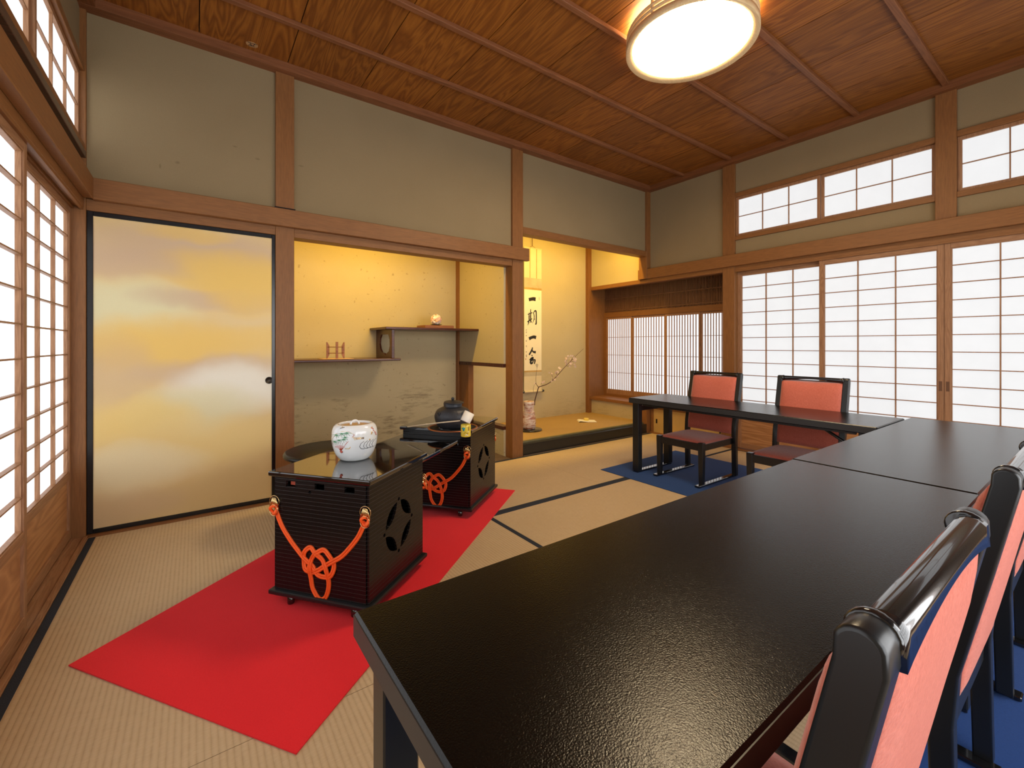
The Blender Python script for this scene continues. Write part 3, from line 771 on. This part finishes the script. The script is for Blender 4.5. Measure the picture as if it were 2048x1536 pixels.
# painted decoration lies on the body as thin relief
from bisect import bisect
PR = [(p[1], p[0]) for p in prof]
def jr(z):
    for (za, ra), (zb_, rb) in zip(PR, PR[1:]):
        if za <= z <= zb_: return ra+(rb-ra)*(z-za)/max(1e-6, zb_-za)
    return .09
camA = math.atan2(0-1.978, 0-.572)
def jp3(s, z, off=.0004):   # s = arc offset (m) to the right seen from viewer, z height
    a = camA+s/.0955; r_ = jr(z)+off
    return Vector((r_*cos(a), r_*sin(a), z))
def jstroke(m, pts, w): m.tube([jp3(s, z) for s, z in pts], w, 5)
def jpt(x, y):
    l = max(-.0925, min(.0925, (x-735)*.000188))
    return (.0955*math.asin(l/.0955), max(.012, min(.152, .157-(y-300)*.000165)))
def jpath(ps): return [jpt(*p) for p in ps]
red_p = plain('iron_red_enamel', (.5, .07, .03), .3); grn_p = plain('green_enamel', (.07, .30, .13), .3); blk_p = plain('dark_line_enamel', (.03, .035, .04), .3); blu_p = plain('blue_enamel', (.03, .13, .25), .3)
m = MB()
for q in range(9):      # fan ribs from the pivot
    a = radians(215+q*11.5); jstroke(m, jpath([(428, 925), (428+150*cos(a), 925+150*sin(a))]), .0010)
jstroke(m, jpath([(432, 915), (560, 720), (725, 515)]), .0012)
for (x, y) in ((418, 945), (432, 960), (446, 945)): jstroke(m, jpath([(x-14, y), (x+14, y+6)]), .0034)
for (x, y) in ((1190, 560), (1200, 600), (1145, 430), (1150, 470), (1120, 400), (1175, 520)):
    jstroke(m, jpath([(x-16, y-6), (x+14, y+8)]), .0018)
m.build('red_fan_painting', red_p, jar)
m = MB()
jstroke(m, jpath([(262, 800), (262, 640), (330, 500), (450, 425), (600, 430), (725, 510)]), .0009)
for q in range(5):
    a = radians(232+q*13); jstroke(m, jpath([(428+170*cos(a), 925+170*sin(a)), (428+430*cos(a), 925+430*sin(a))]), .0006)
m.build('gold_fan_outline', gold, jar)
m = MB()
for (x, y, L_) in ((340, 520, 95), (455, 470, 110), (560, 450, 105), (500, 610, 95), (400, 640, 80), (310, 690, 90), (530, 560, 70)):
    for a in (.25, .85, 1.5, 2.2, 2.8):
        mx_, my_ = x+L_*.5*cos(a), y+L_*.5*sin(a)
        jstroke(m, jpath([(x, y), (mx_, my_)]), .0013); jstroke(m, jpath([(mx_, my_), (x+L_*cos(a), y+L_*sin(a))]), .0007)
m.build('green_bamboo_painting', grn_p, jar)
m = MB()
for x0 in (840, 920, 985, 1050, 1110):
    jstroke(m, jpath([(x0+90, 700), (x0+25, 750), (x0, 830), (x0+35, 890), (x0+110, 905)]), .0010)
jstroke(m, jpath([(390, 360), (430, 345), (480, 325)]), .0014)
m.build('wave_painting', blk_p, jar)
m = MB()
for q in range(4): jstroke(m, jpath([(690+q*10, 570+q*22), (790, 590+q*14), (930, 600+q*12)]), .0009)
m.build('gold_mist_painting', gold, jar); m = MB()
for q in range(3): jstroke(m, jpath([(520, 850+q*16), (610, 850+q*14), (640, 815+q*8)]), .0006)
m.build('gold_cloud_painting', gold, jar); m = MB()
for (x, y, w) in ((1100, 510, .004), (1095, 545, .003), (1130, 390, .003), (1050, 680, .003), (430, 330, .0025)):
    jstroke(m, jpath([(x-10, y), (x+10, y)]), w)
m.build('gold_flower_painting', gold, jar)

# ------------------------------------------------------------------ kettle, ladle, lid rest
kc = (1.276, 2.385)
zt2 = .528
kt = thing('iron_kettle', 'dark cast iron tea kettle with lid, sunk in the ring on the far chest', 'kettle', (kc[0], kc[1], zt2+.0016))
kp = [tuple(p)[:2] for p in spline([(.0, .0005, 0), (.075, .001, 0), (.098, .022, 0), (.109, .055, 0), (.109, .080, 0), (.095, .108, 0), (.070, .122, 0), (.056, .127, 0)], 4)]
MB().lathe(kp+[(.055, .131), (.056, .150), (.052, .153), (0, .152)], 40).build('body', iron, kt)
kl = MB(); kl.lathe([(0, .160), (.03, .158), (.056, .153), (.060, .151), (.058, .149), (0, .150)], 32, M=Matrix.Translation((0, 0, .004)) @ Matrix.Rotation(radians(5), 4, 'X')); kl = kl.build('lid', iron, kt)
MB().lathe([(0, .160), (.004, .160), (.005, .166), (.010, .171), (.010, .178), (.006, .183), (0, .184)], 16).build('lid_knob', iron, kl)
for s in (-1, 1):
    a = camA+s*.75-.35
    p = Vector((.104*cos(a), .104*sin(a), .092)); MB().tube([p+Vector((0, 0, .010*sin(q)))+Vector((-sin(a), cos(a), 0))*.008*cos(q)+Vector((cos(a), sin(a), 0))*.004 for q in [2*pi*k/12 for k in range(12)]], .0028, 6, closed=True).build('ring_lug', iron, kt)
rg = thing('hearth_ring', 'thin copper ring around the dark kettle well in the far chest top', 'ring', (kc[0], kc[1], zt2))
MB().lathe([(.140, .0), (.140, .0035), (.144, .0050), (.150, .0045), (.152, .0)], 56).build('copper_rim', plain('copper', (.40, .14, .06), .35, metal=.7), rg)
MB().lathe([(.085, .0004), (.140, .0004), (.140, .0008), (.085, .0008), (.085, .0004)], 48).build('dark_well', insideM, rg)
lc = (1.199, 2.108)
lr = thing('lid_rest', 'small yellow painted lid rest cup at the front edge of the far chest', 'lid rest', (lc[0]+.012, lc[1]+.005, zt2))
yel = plain('yellow_glaze', (.78, .58, .06), .2, coat=.4, noise=.15)
MB().lathe([(0, .0), (.026, 0), (.028, .003), (.0275, .060), (.0265, .066), (.024, .066), (.024, .010), (0, .010)], 32).build('cup', yel, lr)
tq = plain('turquoise_enamel', (.02, .30, .32), .25); wh = plain('white_enamel', (.8, .78, .7), .25)
def cupS(m, pts, w):
    a0 = math.atan2(-lc[1], -lc[0])
    m.tube([Vector((.0282*cos(a0+s/.028), .0282*sin(a0+s/.028), z)) for s, z in pts], w, 6)
m = MB(); cupS(m, [(-.020, .050), (-.012, .046), (-.004, .050)], .005); cupS(m, [(-.016, .042), (-.008, .036)], .0045); m.build('turquoise_painting', tq, lr)
m = MB(); cupS(m, [(.012, .056), (.018, .044), (.014, .036)], .0012); cupS(m, [(.020, .055), (.014, .045), (.020, .036)], .0012); cupS(m, [(-.012, .020), (0, .028), (.008, .018)], .0013); cupS(m, [(.004, .012), (.012, .024)], .0013); m.build('brown_painting', plain('brown_enamel', (.22, .07, .02), .3), lr)
m = MB(); cupS(m, [(-.004, .010), (.004, .014), (.014, .010)], .0022); cupS(m, [(.010, .030), (.018, .028)], .002); m.build('white_painting', wh, lr)
# ladle: bamboo cup lying on the lid rest, handle down to the chest edge
ld = thing('bamboo_ladle', 'pale bamboo ladle resting on the yellow cup, handle reaching left', 'ladle', (lc[0]+.012, lc[1]+.005, zt2+.067))
vd = Vector((.811, -.585, 0)); fd = Vector((.585, .811, 0))
up_ = (vd*.42+fd*.25+Vector((0, 0, .87))).normalized()
Mx = up_.to_track_quat('Z', 'Y').to_matrix().to_4x4()
MB().lathe([(0, 0), (.028, 0), (.0285, .002), (.0285, .056), (.0262, .056), (.0262, .004), (0, .004)], 28, M=Matrix.Translation((-.006, -.002, .014)) @ Mx).build('cup', plain('pale_bamboo', (.80, .74, .64), .5, noise=.08), ld)
hend = Vector((1.048, 2.535, zt2+.006))-Vector(ld.location)
p0 = Vector((-.030, .012, .020)); m = MB()
m.tube([p0, p0.lerp(hend, .35)+Vector((0, 0, .002)), p0.lerp(hend, .62)+Vector((0, 0, .002)), p0.lerp(hend, .63)+Vector((0, 0, .002)), hend], [.0032, .0034, .0036, .0036, .0045], 8)
m.tube([p0.lerp(hend, .60)+Vector((0, 0, .002)), p0.lerp(hend, .63)+Vector((0, 0, .002))], .0046, 8)
m.build('handle', bamboo, ld)

# ------------------------------------------------------------------ stool behind the chest
stoolM = plain('black_stool_paint', (.006, .0055, .005), .3, .22)
st = thing('round_stool', 'round black lacquered stool half hidden behind the near chest', 'stool', (.628, 2.590, .0056))
MB().lathe([(0, .445), (.235, .445), (.246, .441), (.250, .433), (.249, .423), (.240, .419), (0, .419)], 56).build('seat', stoolM, st)
MB().lathe([(.215, .419), (.215, .375), (.200, .370), (.200, .419)], 48).build('apron', stoolM, st)
for k in range(4):
    a = pi/4+k*pi/2
    MB().tube([(.19*cos(a), .19*sin(a), .39), (.20*cos(a), .20*sin(a), .2), (.195*cos(a), .195*sin(a), .03), (.195*cos(a), .195*sin(a), .0)], [.022, .018, .015, .018], 10).build('leg', stoolM, st)

# ------------------------------------------------------------------ niche shelves and what stands on them
sh = thing('staggered_shelf', 'dark wood staggered shelf pair with pierced bracket in the niche', 'shelf', (1.43, 4.02, .895))
MB().box(.543-1.43, 1.508-1.43, 3.80-4.02, 4.248-4.02, -.004, .018, .006, seg=2).build('lower_board', darkW, sh)
ub = MB().box(1.368-1.43, 2.328-1.43, 3.80-4.02, 4.248-4.02, .278, .300, .004, seg=2).build('upper_board', darkW, sh)
prof = [(-.185, .018), (.225, .018), (.225, .278), (-.185, .278)]
hole = [(-.10, .235), (-.135, .19), (-.14, .13), (-.115, .08), (-.06, .06), (-.03, .042), (0, .06), (.07, .07), (.11, .10), (.13, .15), (.12, .20), (.09, .235)]
MB().prism(prof, .016, M=Matrix.Translation((.002-.0, 0, 0)) @ Matrix(((0, 0, 1, 0), (1, 0, 0, 0), (0, 1, 0, 0), (0, 0, 0, 1))), holes=[hole]).build('pierced_bracket', darkW, sh)
MB().box(-.004, .024, -.205, -.178, .018, .278, .004, seg=2).build('bracket_post', darkW, sh)
tm = thing('paper_mat', 'thin pale square mat under the little wooden stand on the lower shelf', 'mat', (.985, 3.965, .9136))
MB().box(-.125, .125, -.105, .105, 0, .0025).build('sheet', plain('tan_paper', (.62, .40, .24), .8, noise=.1), tm)
ws = thing('wooden_stand', 'small brown three-bladed wooden stand on the lower niche shelf', 'stand', (.985, 3.965, .9164))
for k, (dx, dy) in enumerate(((-.063, .010), (.0, -.035), (.063, .010))):
    s = -1 if dx < 0 else 1
    if dx == 0: pf = [(-.010, 0), (.010, 0), (.010, .142), (-.010, .142)]
    else: pf = [(s*.012, 0), (s*-.010, .035), (s*-.010, .105), (s*.012, .140)]; pf = [(s*.012, 0), (s*.004, 0), (s*-.012, .032), (s*-.012, .108), (s*.004, .140), (s*.012, .140)]
    MB().prism(pf, .007, M=Matrix.Translation((dx, dy, 0)) @ Matrix(((1, 0, 0, 0), (0, 0, -1, 0), (0, 1, 0, 0), (0, 0, 0, 1)))).build('blade', plankW, ws)
for z in (.045, .098):
    m = MB(); m.tube([(-.063, .006, z), (0, -.038, z), (.063, .006, z)], .0035, 6); m.build('crossbar', plankW, ws)
pk = thing('display_plank', 'flat brown wooden plank on the upper niche shelf', 'plank', (1.945, 4.00, 1.195))
MB().box(-.155, .155, -.10, .10, 0, .030, .003).build('board', plankW, pk)
dsh = thing('ball_stand', 'small black saucer under the flower ball on the plank', 'saucer', (1.945, 3.985, 1.225))
MB().lathe([(0, .0), (.03, 0), (.034, .004), (.058, .009), (.060, .011), (.03, .009), (0, .008)], 32).build('saucer', blackG, dsh)
fb = thing('flower_ball', 'pink and white blossom ball on the upper niche shelf', 'ornamental ball', (1.945, 3.985, 1.2335))
def ball_mat():
    g = G('blossom_ball_cloth'); v = g.coord()
    vo = g.node('ShaderNodeTexVoronoi'); g.l.new(v, vo.inputs['Vector']); vo.inputs['Scale'].default_value = 42
    f = vo.outputs['Color']; s = g.node('ShaderNodeSeparateColor'); g.l.new(f, s.inputs[0])
    c = g.ramp(s.outputs[0], [(0, (.75, .30, .20)), (.3, (.85, .72, .62)), (.6, (.88, .80, .74)), (.85, (.60, .28, .14)), (1, (.8, .6, .3))])
    g.set(Base_Color=c, Roughness=.7); g.bump(vo.outputs['Distance'], .8, .01); return g.m
bm_ = ball_mat(); t = bmesh.new(); bmesh.ops.create_icosphere(t, subdivisions=3, radius=.050); bmesh.ops.translate(t, vec=(0, 0, .050), verts=t.verts[:])
MB()._in(t, None, True).build('ball', bm_, fb)
m = MB(); n = 42
for i in range(n):
    z = 1-2*(i+.5)/n; a = i*2.39996; d = Vector((math.sqrt(1-z*z)*cos(a), math.sqrt(1-z*z)*sin(a), z))
    if d.z < -.8: continue
    M = Matrix.Translation(Vector((0, 0, .050))+d*.0485) @ d.to_track_quat('Z', 'Y').to_matrix().to_4x4()
    for q in range(5):
        aa = q*2*pi/5
        m.lathe([(0, .006), (.0045, .0045), (.006, .001), (.004, 0)], 6, M=M @ Matrix.Translation((.0065*cos(aa), .0065*sin(aa), 0)))
m.build('petals', bm_, fb)

# ------------------------------------------------------------------ hanging scroll
sc = thing('hanging_scroll', 'tall hanging scroll with four black brush characters in the alcove', 'scroll', (3.36, 4.24, .46))
SX0, SX1 = -.135, .138
def sz(py): return 1.03-(py-690.5)*.00612-.46
silk = plain('scroll_silk_tan', (.68, .57, .36), .8, .2, noise=.08); broc = plain('scroll_brocade', (.48, .40, .26), .8, .2, noise=.35, bump=.3, bscale=200)
pap = plain('scroll_paper', (.80, .72, .54), .85, .15, noise=.04); fringe = plain('gold_brown_brocade', (.46, .29, .09), .7, .3, noise=.5)
zt_, zb_ = sz(496), sz(783)
MB().box(SX0, SX1, -.022, -.018, zb_, zt_).build('silk_mount', silk, sc)
MB().box(SX0+.002, SX1-.002, -.0235, -.0215, sz(742), sz(577)).build('paper', pap, sc)
for a, b_ in ((577, 556), (752, 742)): MB().box(SX0+.001, SX1-.001, -.0235, -.0215, sz(a), sz(b_)).build('brocade_band', broc, sc)
for a, b_ in ((579.5, 575.5), (744, 741)): MB().box(SX0+.001, SX1-.001, -.0245, -.0225, sz(a), sz(b_)).build('gold_strip', fringe, sc)
for x in (-.045, .058): MB().box(x-.004, x+.004, -.0255, -.0225, sz(556), zt_-.005).build('streamer', fringe, sc)
rl = MB(); rl.tube([(SX0-.005, -.024, zb_), (SX1+.005, -.024, zb_)], .013, 16); rl = rl.build('roller', silk, sc)
for s, x in ((-1, SX0), (1, SX1)): MB().tube([(x+s*.003, -.024, zb_), (x+s*.030, -.024, zb_)], .016, 16).build('roller_knob', blackG, rl)
MB().box(SX0-.004, SX1+.004, -.027, -.015, zt_-.006, zt_+.004, .002).build('top_rod', silk, sc)
m = MB(); m.tube([(-.05, -.02, zt_+.003), (.0, -.012, zt_+.03), (.05, -.02, zt_+.003)], .002, 6); m.tube([(0, -.012, zt_+.03), (0, -.008, 2.66-.46)], .004, 6); m.build('cord', plain('brown_cord', (.20, .10, .04), .7), sc)
def S8(x, y): return ((1030+x/8.53-1051)*.0078+SX0, 1.03-(610+y/8.53-690.5)*.00612-.46)
def brush(m, pts, ws, y=-.0240):
    P = [Vector((*S8(*p), 0)) for p in pts]; P = spline(P, 6); n = len(P); L, R_ = [], []
    for i, p in enumerate(P):
        d = (P[min(i+1, n-1)]-P[max(i-1, 0)]); d.normalize(); nn = Vector((-d.y, d.x, 0))
        f = i/(n-1)*(len(ws)-1); a = int(min(f, len(ws)-2)); w = (ws[a]+(ws[a+1]-ws[a])*(f-a))*.5*.00080
        L.append(p+nn*w); R_.append(p-nn*w)
    t = bmesh.new(); va = [t.verts.new((p.x, y, p.y)) for p in L]; vb = [t.verts.new((p.x, y, p.y)) for p in R_]
    for i in range(n-1): t.faces.new((va[i], vb[i], vb[i+1], va[i+1]))
    e = bmesh.ops.extrude_face_region(t, geom=t.faces[:]); bmesh.ops.translate(t, vec=(0, .0012, 0), verts=[g for g in e['geom'] if isinstance(g, bmesh.types.BMVert)])
    bmesh.ops.recalc_face_normals(t, faces=t.faces[:]); m._in(t)
def Z7(x, y): return ((x/10.97)*8.53, (y/10.97+480-610)*8.53)
m = MB(); brush(m, [Z7(330, 1315), Z7(380, 1300), Z7(430, 1290), Z7(480, 1295)], [52, 50, 56, 60]); m.build('brush_character', ink, sc)
m = MB()
for pts, ws in [([(238, 165), (275, 150), (316, 128)], [14, 12, 16]), ([(288, 72), (288, 150), (290, 265)], [12, 20, 18]), ([(262, 130), (260, 200), (262, 275)], [10, 18, 16]),
                ([(262, 196), (290, 186)], [10, 10]), ([(262, 228), (290, 218)], [10, 10]), ([(232, 295), (270, 262), (312, 232)], [16, 22, 12]), ([(262, 285), (250, 315), (238, 350)], [20, 16, 4]), ([(284, 255), (296, 300)], [18, 26]),
                ([(330, 128), (346, 170), (345, 240), (318, 312)], [8, 16, 14, 5]), ([(332, 150), (352, 106), (376, 98), (384, 150), (384, 260), (380, 318), (362, 322)], [8, 18, 26, 22, 22, 28, 6]), ([(348, 190), (352, 200)], [14, 18]), ([(346, 245), (362, 238)], [10, 14])]:
    brush(m, pts, ws)
m.build('brush_character', ink, sc)
m = MB(); brush(m, [(260, 578), (300, 556), (345, 545), (380, 556)], [52, 44, 48, 54]); m.build('brush_character', ink, sc)
m = MB()
for pts, ws in [([(320, 722), (305, 775), (262, 850)], [16, 30, 26]), ([(312, 770), (335, 800), (376, 806)], [14, 30, 40]), ([(306, 850), (314, 872)], [10, 26]), ([(272, 945), (300, 915), (326, 900), (316, 930), (285, 965), (296, 992), (320, 985), (338, 925)], [30, 34, 30, 30, 30, 40, 24, 18]), ([(336, 935), (362, 942), (350, 1008)], [14, 28, 20])]:
    brush(m, pts, ws)
m.build('brush_character', ink, sc)
m = MB()
for (y0, k) in ((420, 0), (455, 1), (515, 0), (600, 1), (690, 2), (790, 0), (845, 1), (870, 0)):
    brush(m, [(207, y0+10), (222, y0+4)], [5, 6]); brush(m, [(216, y0), (212, y0+24)], [5, 4])
    if k: brush(m, [(208, y0+20), (224, y0+24)], [4, 5])
for (y0) in (1015, 1035): brush(m, [(366, y0), (418, y0+4)], [5, 6])
brush(m, [(392, 1005), (396, 1030), (384, 1085)], [5, 6, 3]); brush(m, [(396, 1040), (402, 1065)], [5, 5])
m.build('small_signature', plain('thin_ink', (.10, .07, .05), .7), sc)
m = MB(); brush(m, [(205, 905), (205, 935)], [18, 18]); brush(m, [Z7(558, 1240), Z7(560, 1305)], [9, 9]); m.build('red_seal', plain('faded_seal', (.55, .30, .16), .7), sc)

# ------------------------------------------------------------------ vase, plate, branch, paper packet
pl = thing('vase_plate', 'thin round black lacquer board under the flower vase', 'board', (2.905, 3.715, .1205))
MB().lathe([(0, 0), (.125, 0), (.140, .005), (.142, .010), (.138, .014), (0, .014)], 48).build('disc', blackG, pl)
def vase_mat():
    g = G('streaked_red_white_glaze'); v = g.coord()
    n = g.noise(g.mapping(v, (2.2, 2.2, 16)), 4, 5, .65, .8); n2 = g.noise(v, 22, 4, .6)
    f = g.math('ADD', g.math('MULTIPLY', n, .7), g.math('MULTIPLY', n2, .35))
    c = g.ramp(f, [(.36, (.17, .04, .018)), (.46, (.38, .14, .08)), (.54, (.68, .54, .45)), (.8, (.82, .75, .68))])
    g.set(Base_Color=c, Roughness=.25); g.bump(n, .4, .004); return g.m
vs_ = thing('flower_vase', 'ribbed brown and white glazed vase holding the blossom branch', 'vase', (2.905, 3.715, .1345))
vp = [(0, .002), (.060, 0), (.070, .01), (.076, .06), (.072, .12), (.066, .15), (.062, .165), (.0655, .170), (.061, .178), (.056, .19), (.054, .24), (.058, .255), (.060, .285), (.057, .295), (.050, .296), (.046, .27), (.046, .2), (0, .19)]
MB().lathe(vp, 40).build('vase_body', vase_mat(), vs_)
D0 = 2.905*.5853+3.715*.8108
def br(x, y, dd=0):     # zoom coordinates -> world point at depth D0+dd
    px, py = 1030+x/7.68, 680+y/7.68; d = D0+dd; a = (px-1024)/878.4*d
    return Vector((d*.5853+a*.8108, d*.8108-a*.5853, 1.03-(py-690.5)/878.4*d))
org = br(300, 975)
bt = thing('cherry_branch', 'bare cherry branch with pale pink blossoms rising from the alcove vase', 'branch', (2.905, 3.715, .36))
o_ = Vector(bt.location); barkM = plain('dark_bark', (.10, .050, .035), .7, .2, noise=.3)
def tw(pts, r0, r1):
    P = spline([br(*p)-o_ for p in pts], 5); n = len(P); m = MB(); m.tube(P, [r0+(r1-r0)*i/(n-1) for i in range(n)], 7); return P, m
P_main, m = tw([(300, 1000), (305, 930), (335, 820), (362, 730), (395, 712), (470, 688), (550, 642), (650, 545, .0), (750, 432, .02), (840, 340, .03), (900, 280, .04), (980, 200, .05), (1055, 132, .06)], .0065, .0015)
m.build('main_stem', barkM, bt)
twigs = [([(362, 730), (335, 690), (305, 660)], .004, .002), ([(325, 675), (320, 600), (328, 500), (345, 410)], .0022, .001), ([(285, 800), (282, 740), (305, 660)], .0018, .001), ([(395, 690), (408, 660), (430, 630)], .002, .0012),
         ([(575, 610), (575, 560), (545, 505)], .002, .001), ([(640, 555), (640, 500), (635, 480)], .002, .001), ([(720, 470), (690, 430), (680, 420)], .002, .001), ([(800, 385), (790, 320), (830, 235)], .002, .001), ([(840, 340), (900, 330), (940, 345)], .002, .001), ([(860, 320), (890, 270), (915, 235)], .002, .001), ([(790, 400), (850, 400), (880, 390)], .002, .001), ([(610, 585), (650, 560), (665, 545)], .002, .001)]
for pts, a, b_ in twigs: tw(pts, a, b_)[1].build('twig', barkM, bt)
petM = plain('blossom_pink', (.80, .62, .55), .6, .2, noise=.12)
def blossom_mesh():
    t = bmesh.new(); r_ = .0115
    for q in range(5):
        a = q*2*pi/5; c = Vector((0, 0, 0)); vs = [t.verts.new(c)]
        for da, rr, zz in ((-.45, .6, .003), (-.38, .95, .005), (0, 1.0, .0045), (.38, .95, .005), (.45, .6, .003)):
            vs.append(t.verts.new((r_*rr*cos(a+da), r_*rr*sin(a+da), zz)))
        t.faces.new(vs)
    e = bmesh.ops.extrude_face_region(t, geom=t.faces[:]); bmesh.ops.translate(t, vec=(0, 0, -.0008), verts=[g for g in e['geom'] if isinstance(g, bmesh.types.BMVert)])
    bmesh.ops.recalc_face_normals(t, faces=t.faces[:]); me = bpy.data.meshes.new('blossom'); t.to_mesh(me); t.free(); me.materials.append(petM); return me
bme = blossom_mesh()
spots = [(305, 665), (415, 650), (440, 640), (430, 660), (545, 505), (560, 515), (530, 500), (640, 485), (630, 505), (655, 490), (650, 560), (560, 630), (600, 620), (575, 580), (660, 550), (680, 425), (690, 440), (700, 450), (610, 600)]
spots += [(770+rnd.random()*165, 235+rnd.random()*200) for _ in range(36)]
for i, (x, y) in enumerate(spots):
    if x > 765 and abs((y-340)+(x-850)*.9) > 150: y = 340-(x-850)*.55
    ob = bpy.data.objects.new('blossom', bme); COL.objects.link(ob); ob.parent = bt
    ob.location = br(x, y, (rnd.random()-.5)*.05+(.03 if x > 700 else 0))-o_
    ob.rotation_euler = (rnd.random()*2.2+.4, rnd.random()*6, rnd.random()*6); s_ = .8+.5*rnd.random(); ob.scale = (s_, s_, s_)
pp = thing('folded_paper', 'folded white paper lying on the alcove matting', 'folded paper', (3.80, 3.735, .1205), radians(-30))
m = MB(); t = bmesh.new(); pts = [(-.115, .0015), (-.11, .012), (-.095, .017), (-.06, .012), (.0, .008), (.06, .005), (.10, .003)]
ra = [t.verts.new((x, -.07, z)) for x, z in pts]; rb = [t.verts.new((x+.012, .07, z)) for x, z in pts]
for i in range(len(pts)-1): t.faces.new((ra[i], ra[i+1], rb[i+1], rb[i]))
e = bmesh.ops.extrude_face_region(t, geom=t.faces[:])
for g in e['geom']:
    if isinstance(g, bmesh.types.BMVert): g.co.z = max(0, g.co.z-.004 if g.co.x < -.05 else 0)
bmesh.ops.recalc_face_normals(t, faces=t.faces[:]); m._in(t, None, False); m.build('sheet', plain('white_paper', (.84, .80, .72), .7), pp)
ib = thing('incense_box', 'little round yellow incense box on the folded paper', 'incense box', (3.815, 3.76, .1300))
MB().lathe([(0, -.003), (.028, -.003), (.031, 0), (.031, .012), (.031, .0125)], 28).build('base', yel, ib); MB().lathe([(.031, .0125), (.031, .020), (.026, .026), (0, .028)], 28).build('lid', plain('pale_yellow_glaze', (.82, .62, .16), .25), ib)

# ------------------------------------------------------------------ ceiling lamp
lp = thing('ceiling_lamp', 'large round ceiling lamp with glowing disc and thin wooden hoops', 'ceiling lamp', (2.300, 1.445, 2.862))
hoop = wood('hoop_wood', (.66, .45, .22), (.80, .60, .34), 'X', 2)
hoop_in = [(.318, -.104), (.352, -.122), (.355, -.118), (.355, -.086), (.322, -.084), (.318, -.104)]
def hoopm(z0, z1, r0, r1): return MB().lathe([(r0, z0), (r1, z0+.002), (r1, z1-.002), (r0, z1), (r0, z0)], 96)
MB().lathe(hoop_in, 96).build('bottom_hoop', hoop, lp)
hoopm(-.070, -.056, .338, .352).build('middle_hoop', hoop, lp); hoopm(-.042, -.028, .338, .352).build('upper_hoop', hoop, lp)
for k in range(6):
    a = k*pi/3; MB().box(-.006, .006, -.006, .006, -.112, 0.0, M=Matrix.Translation((.344*cos(a), .344*sin(a), 0))).build('spacer', hoop, lp)
difM = plain('lamp_diffuser', (.9, .88, .82), .5, emit=(1.0, .77, .47), es=36.0)
difS = plain('lamp_drum', (.85, .78, .62), .6, emit=(1.0, .68, .30), es=1.3)
MB().lathe([(.318, -.084), (.330, -.075), (.330, -.012)], 96).build('drum', difS, lp)
MB().lathe([(0, -.114), (.12, -.1135), (.22, -.111), (.29, -.107), (.316, -.103), (.318, -.095), (.318, -.085), (0, -.084)], 96).build('diffuser', difM, lp)
MB().lathe([(0, -.010), (.20, -.010), (.20, .004), (0, .004)], 48).build('mount', plain('white_metal', (.8, .8, .78), .4), lp)

# paper tag on the ceiling by the crown rail
bpy.data.objects.remove(tg)
tg = thing('paper_tag', 'small paper tag with a brushed mark on the ceiling near the crown rail', 'tag', (.285, 3.135, ZC-.0002))
MB().prism([(.034*cos(2*pi*k/8+.2), .028*sin(2*pi*k/8+.2)) for k in range(8)], -.0012).build('paper', plain('aged_paper', (.42, .24, .10), .9), tg)
m = MB()
for (a, b_, c, d) in ((-.020, .016, .018, .014), (-.002, .015, -.010, -.014), (-.016, .003, .010, .003), (.010, .003, .012, -.014), (-.024, -.015, .024, -.016)):
    m.tube([(a, b_, -.0014), (c, d, -.0014)], .0018, 5)
m.build('brush_mark', ink, tg)

# ------------------------------------------------------------------ lights
def area(name, loc, sx, sy, power, col, rot):
    l = bpy.data.lights.new(name, 'AREA'); l.shape = 'RECTANGLE'; l.size = sx; l.size_y = sy; l.energy = power; l.color = col
    o = bpy.data.objects.new(name, l); COL.objects.link(o); o.location = loc; o.rotation_euler = rot; return o
area('niche_tube_light', (1.28, 3.415, 2.12), .9, .05, 21, (1, .64, .09), (radians(22), 0, 0))
area('alcove_tube_light', (3.35, 3.43, 2.42), 1.5, .05, 29, (1, .64, .09), (radians(20), 0, 0))
w = bpy.data.worlds.new('world'); S.world = w; w.use_nodes = True
w.node_tree.nodes['Background'].inputs[0].default_value = (.8, .88, 1, 1); w.node_tree.nodes['Background'].inputs[1].default_value = .3

# ------------------------------------------------------------------ camera
cam = bpy.data.cameras.new('camera'); co = bpy.data.objects.new('camera', cam); COL.objects.link(co)
co.location = (0, 0, 1.03); co.rotation_euler = (pi/2, 0, -math.atan2(634, 878.4))
cam.sensor_width = 36; cam.sensor_fit = 'HORIZONTAL'; cam.lens = 878.4/2048*36
cam.shift_y = -(768-690.5)/2048; cam.clip_start = .02
S.camera = co
S.view_settings.view_transform = 'Standard'; S.view_settings.look = 'None'; S.view_settings.gamma = 1; S.view_settings.exposure = .12
S.view_settings.use_curve_mapping = False
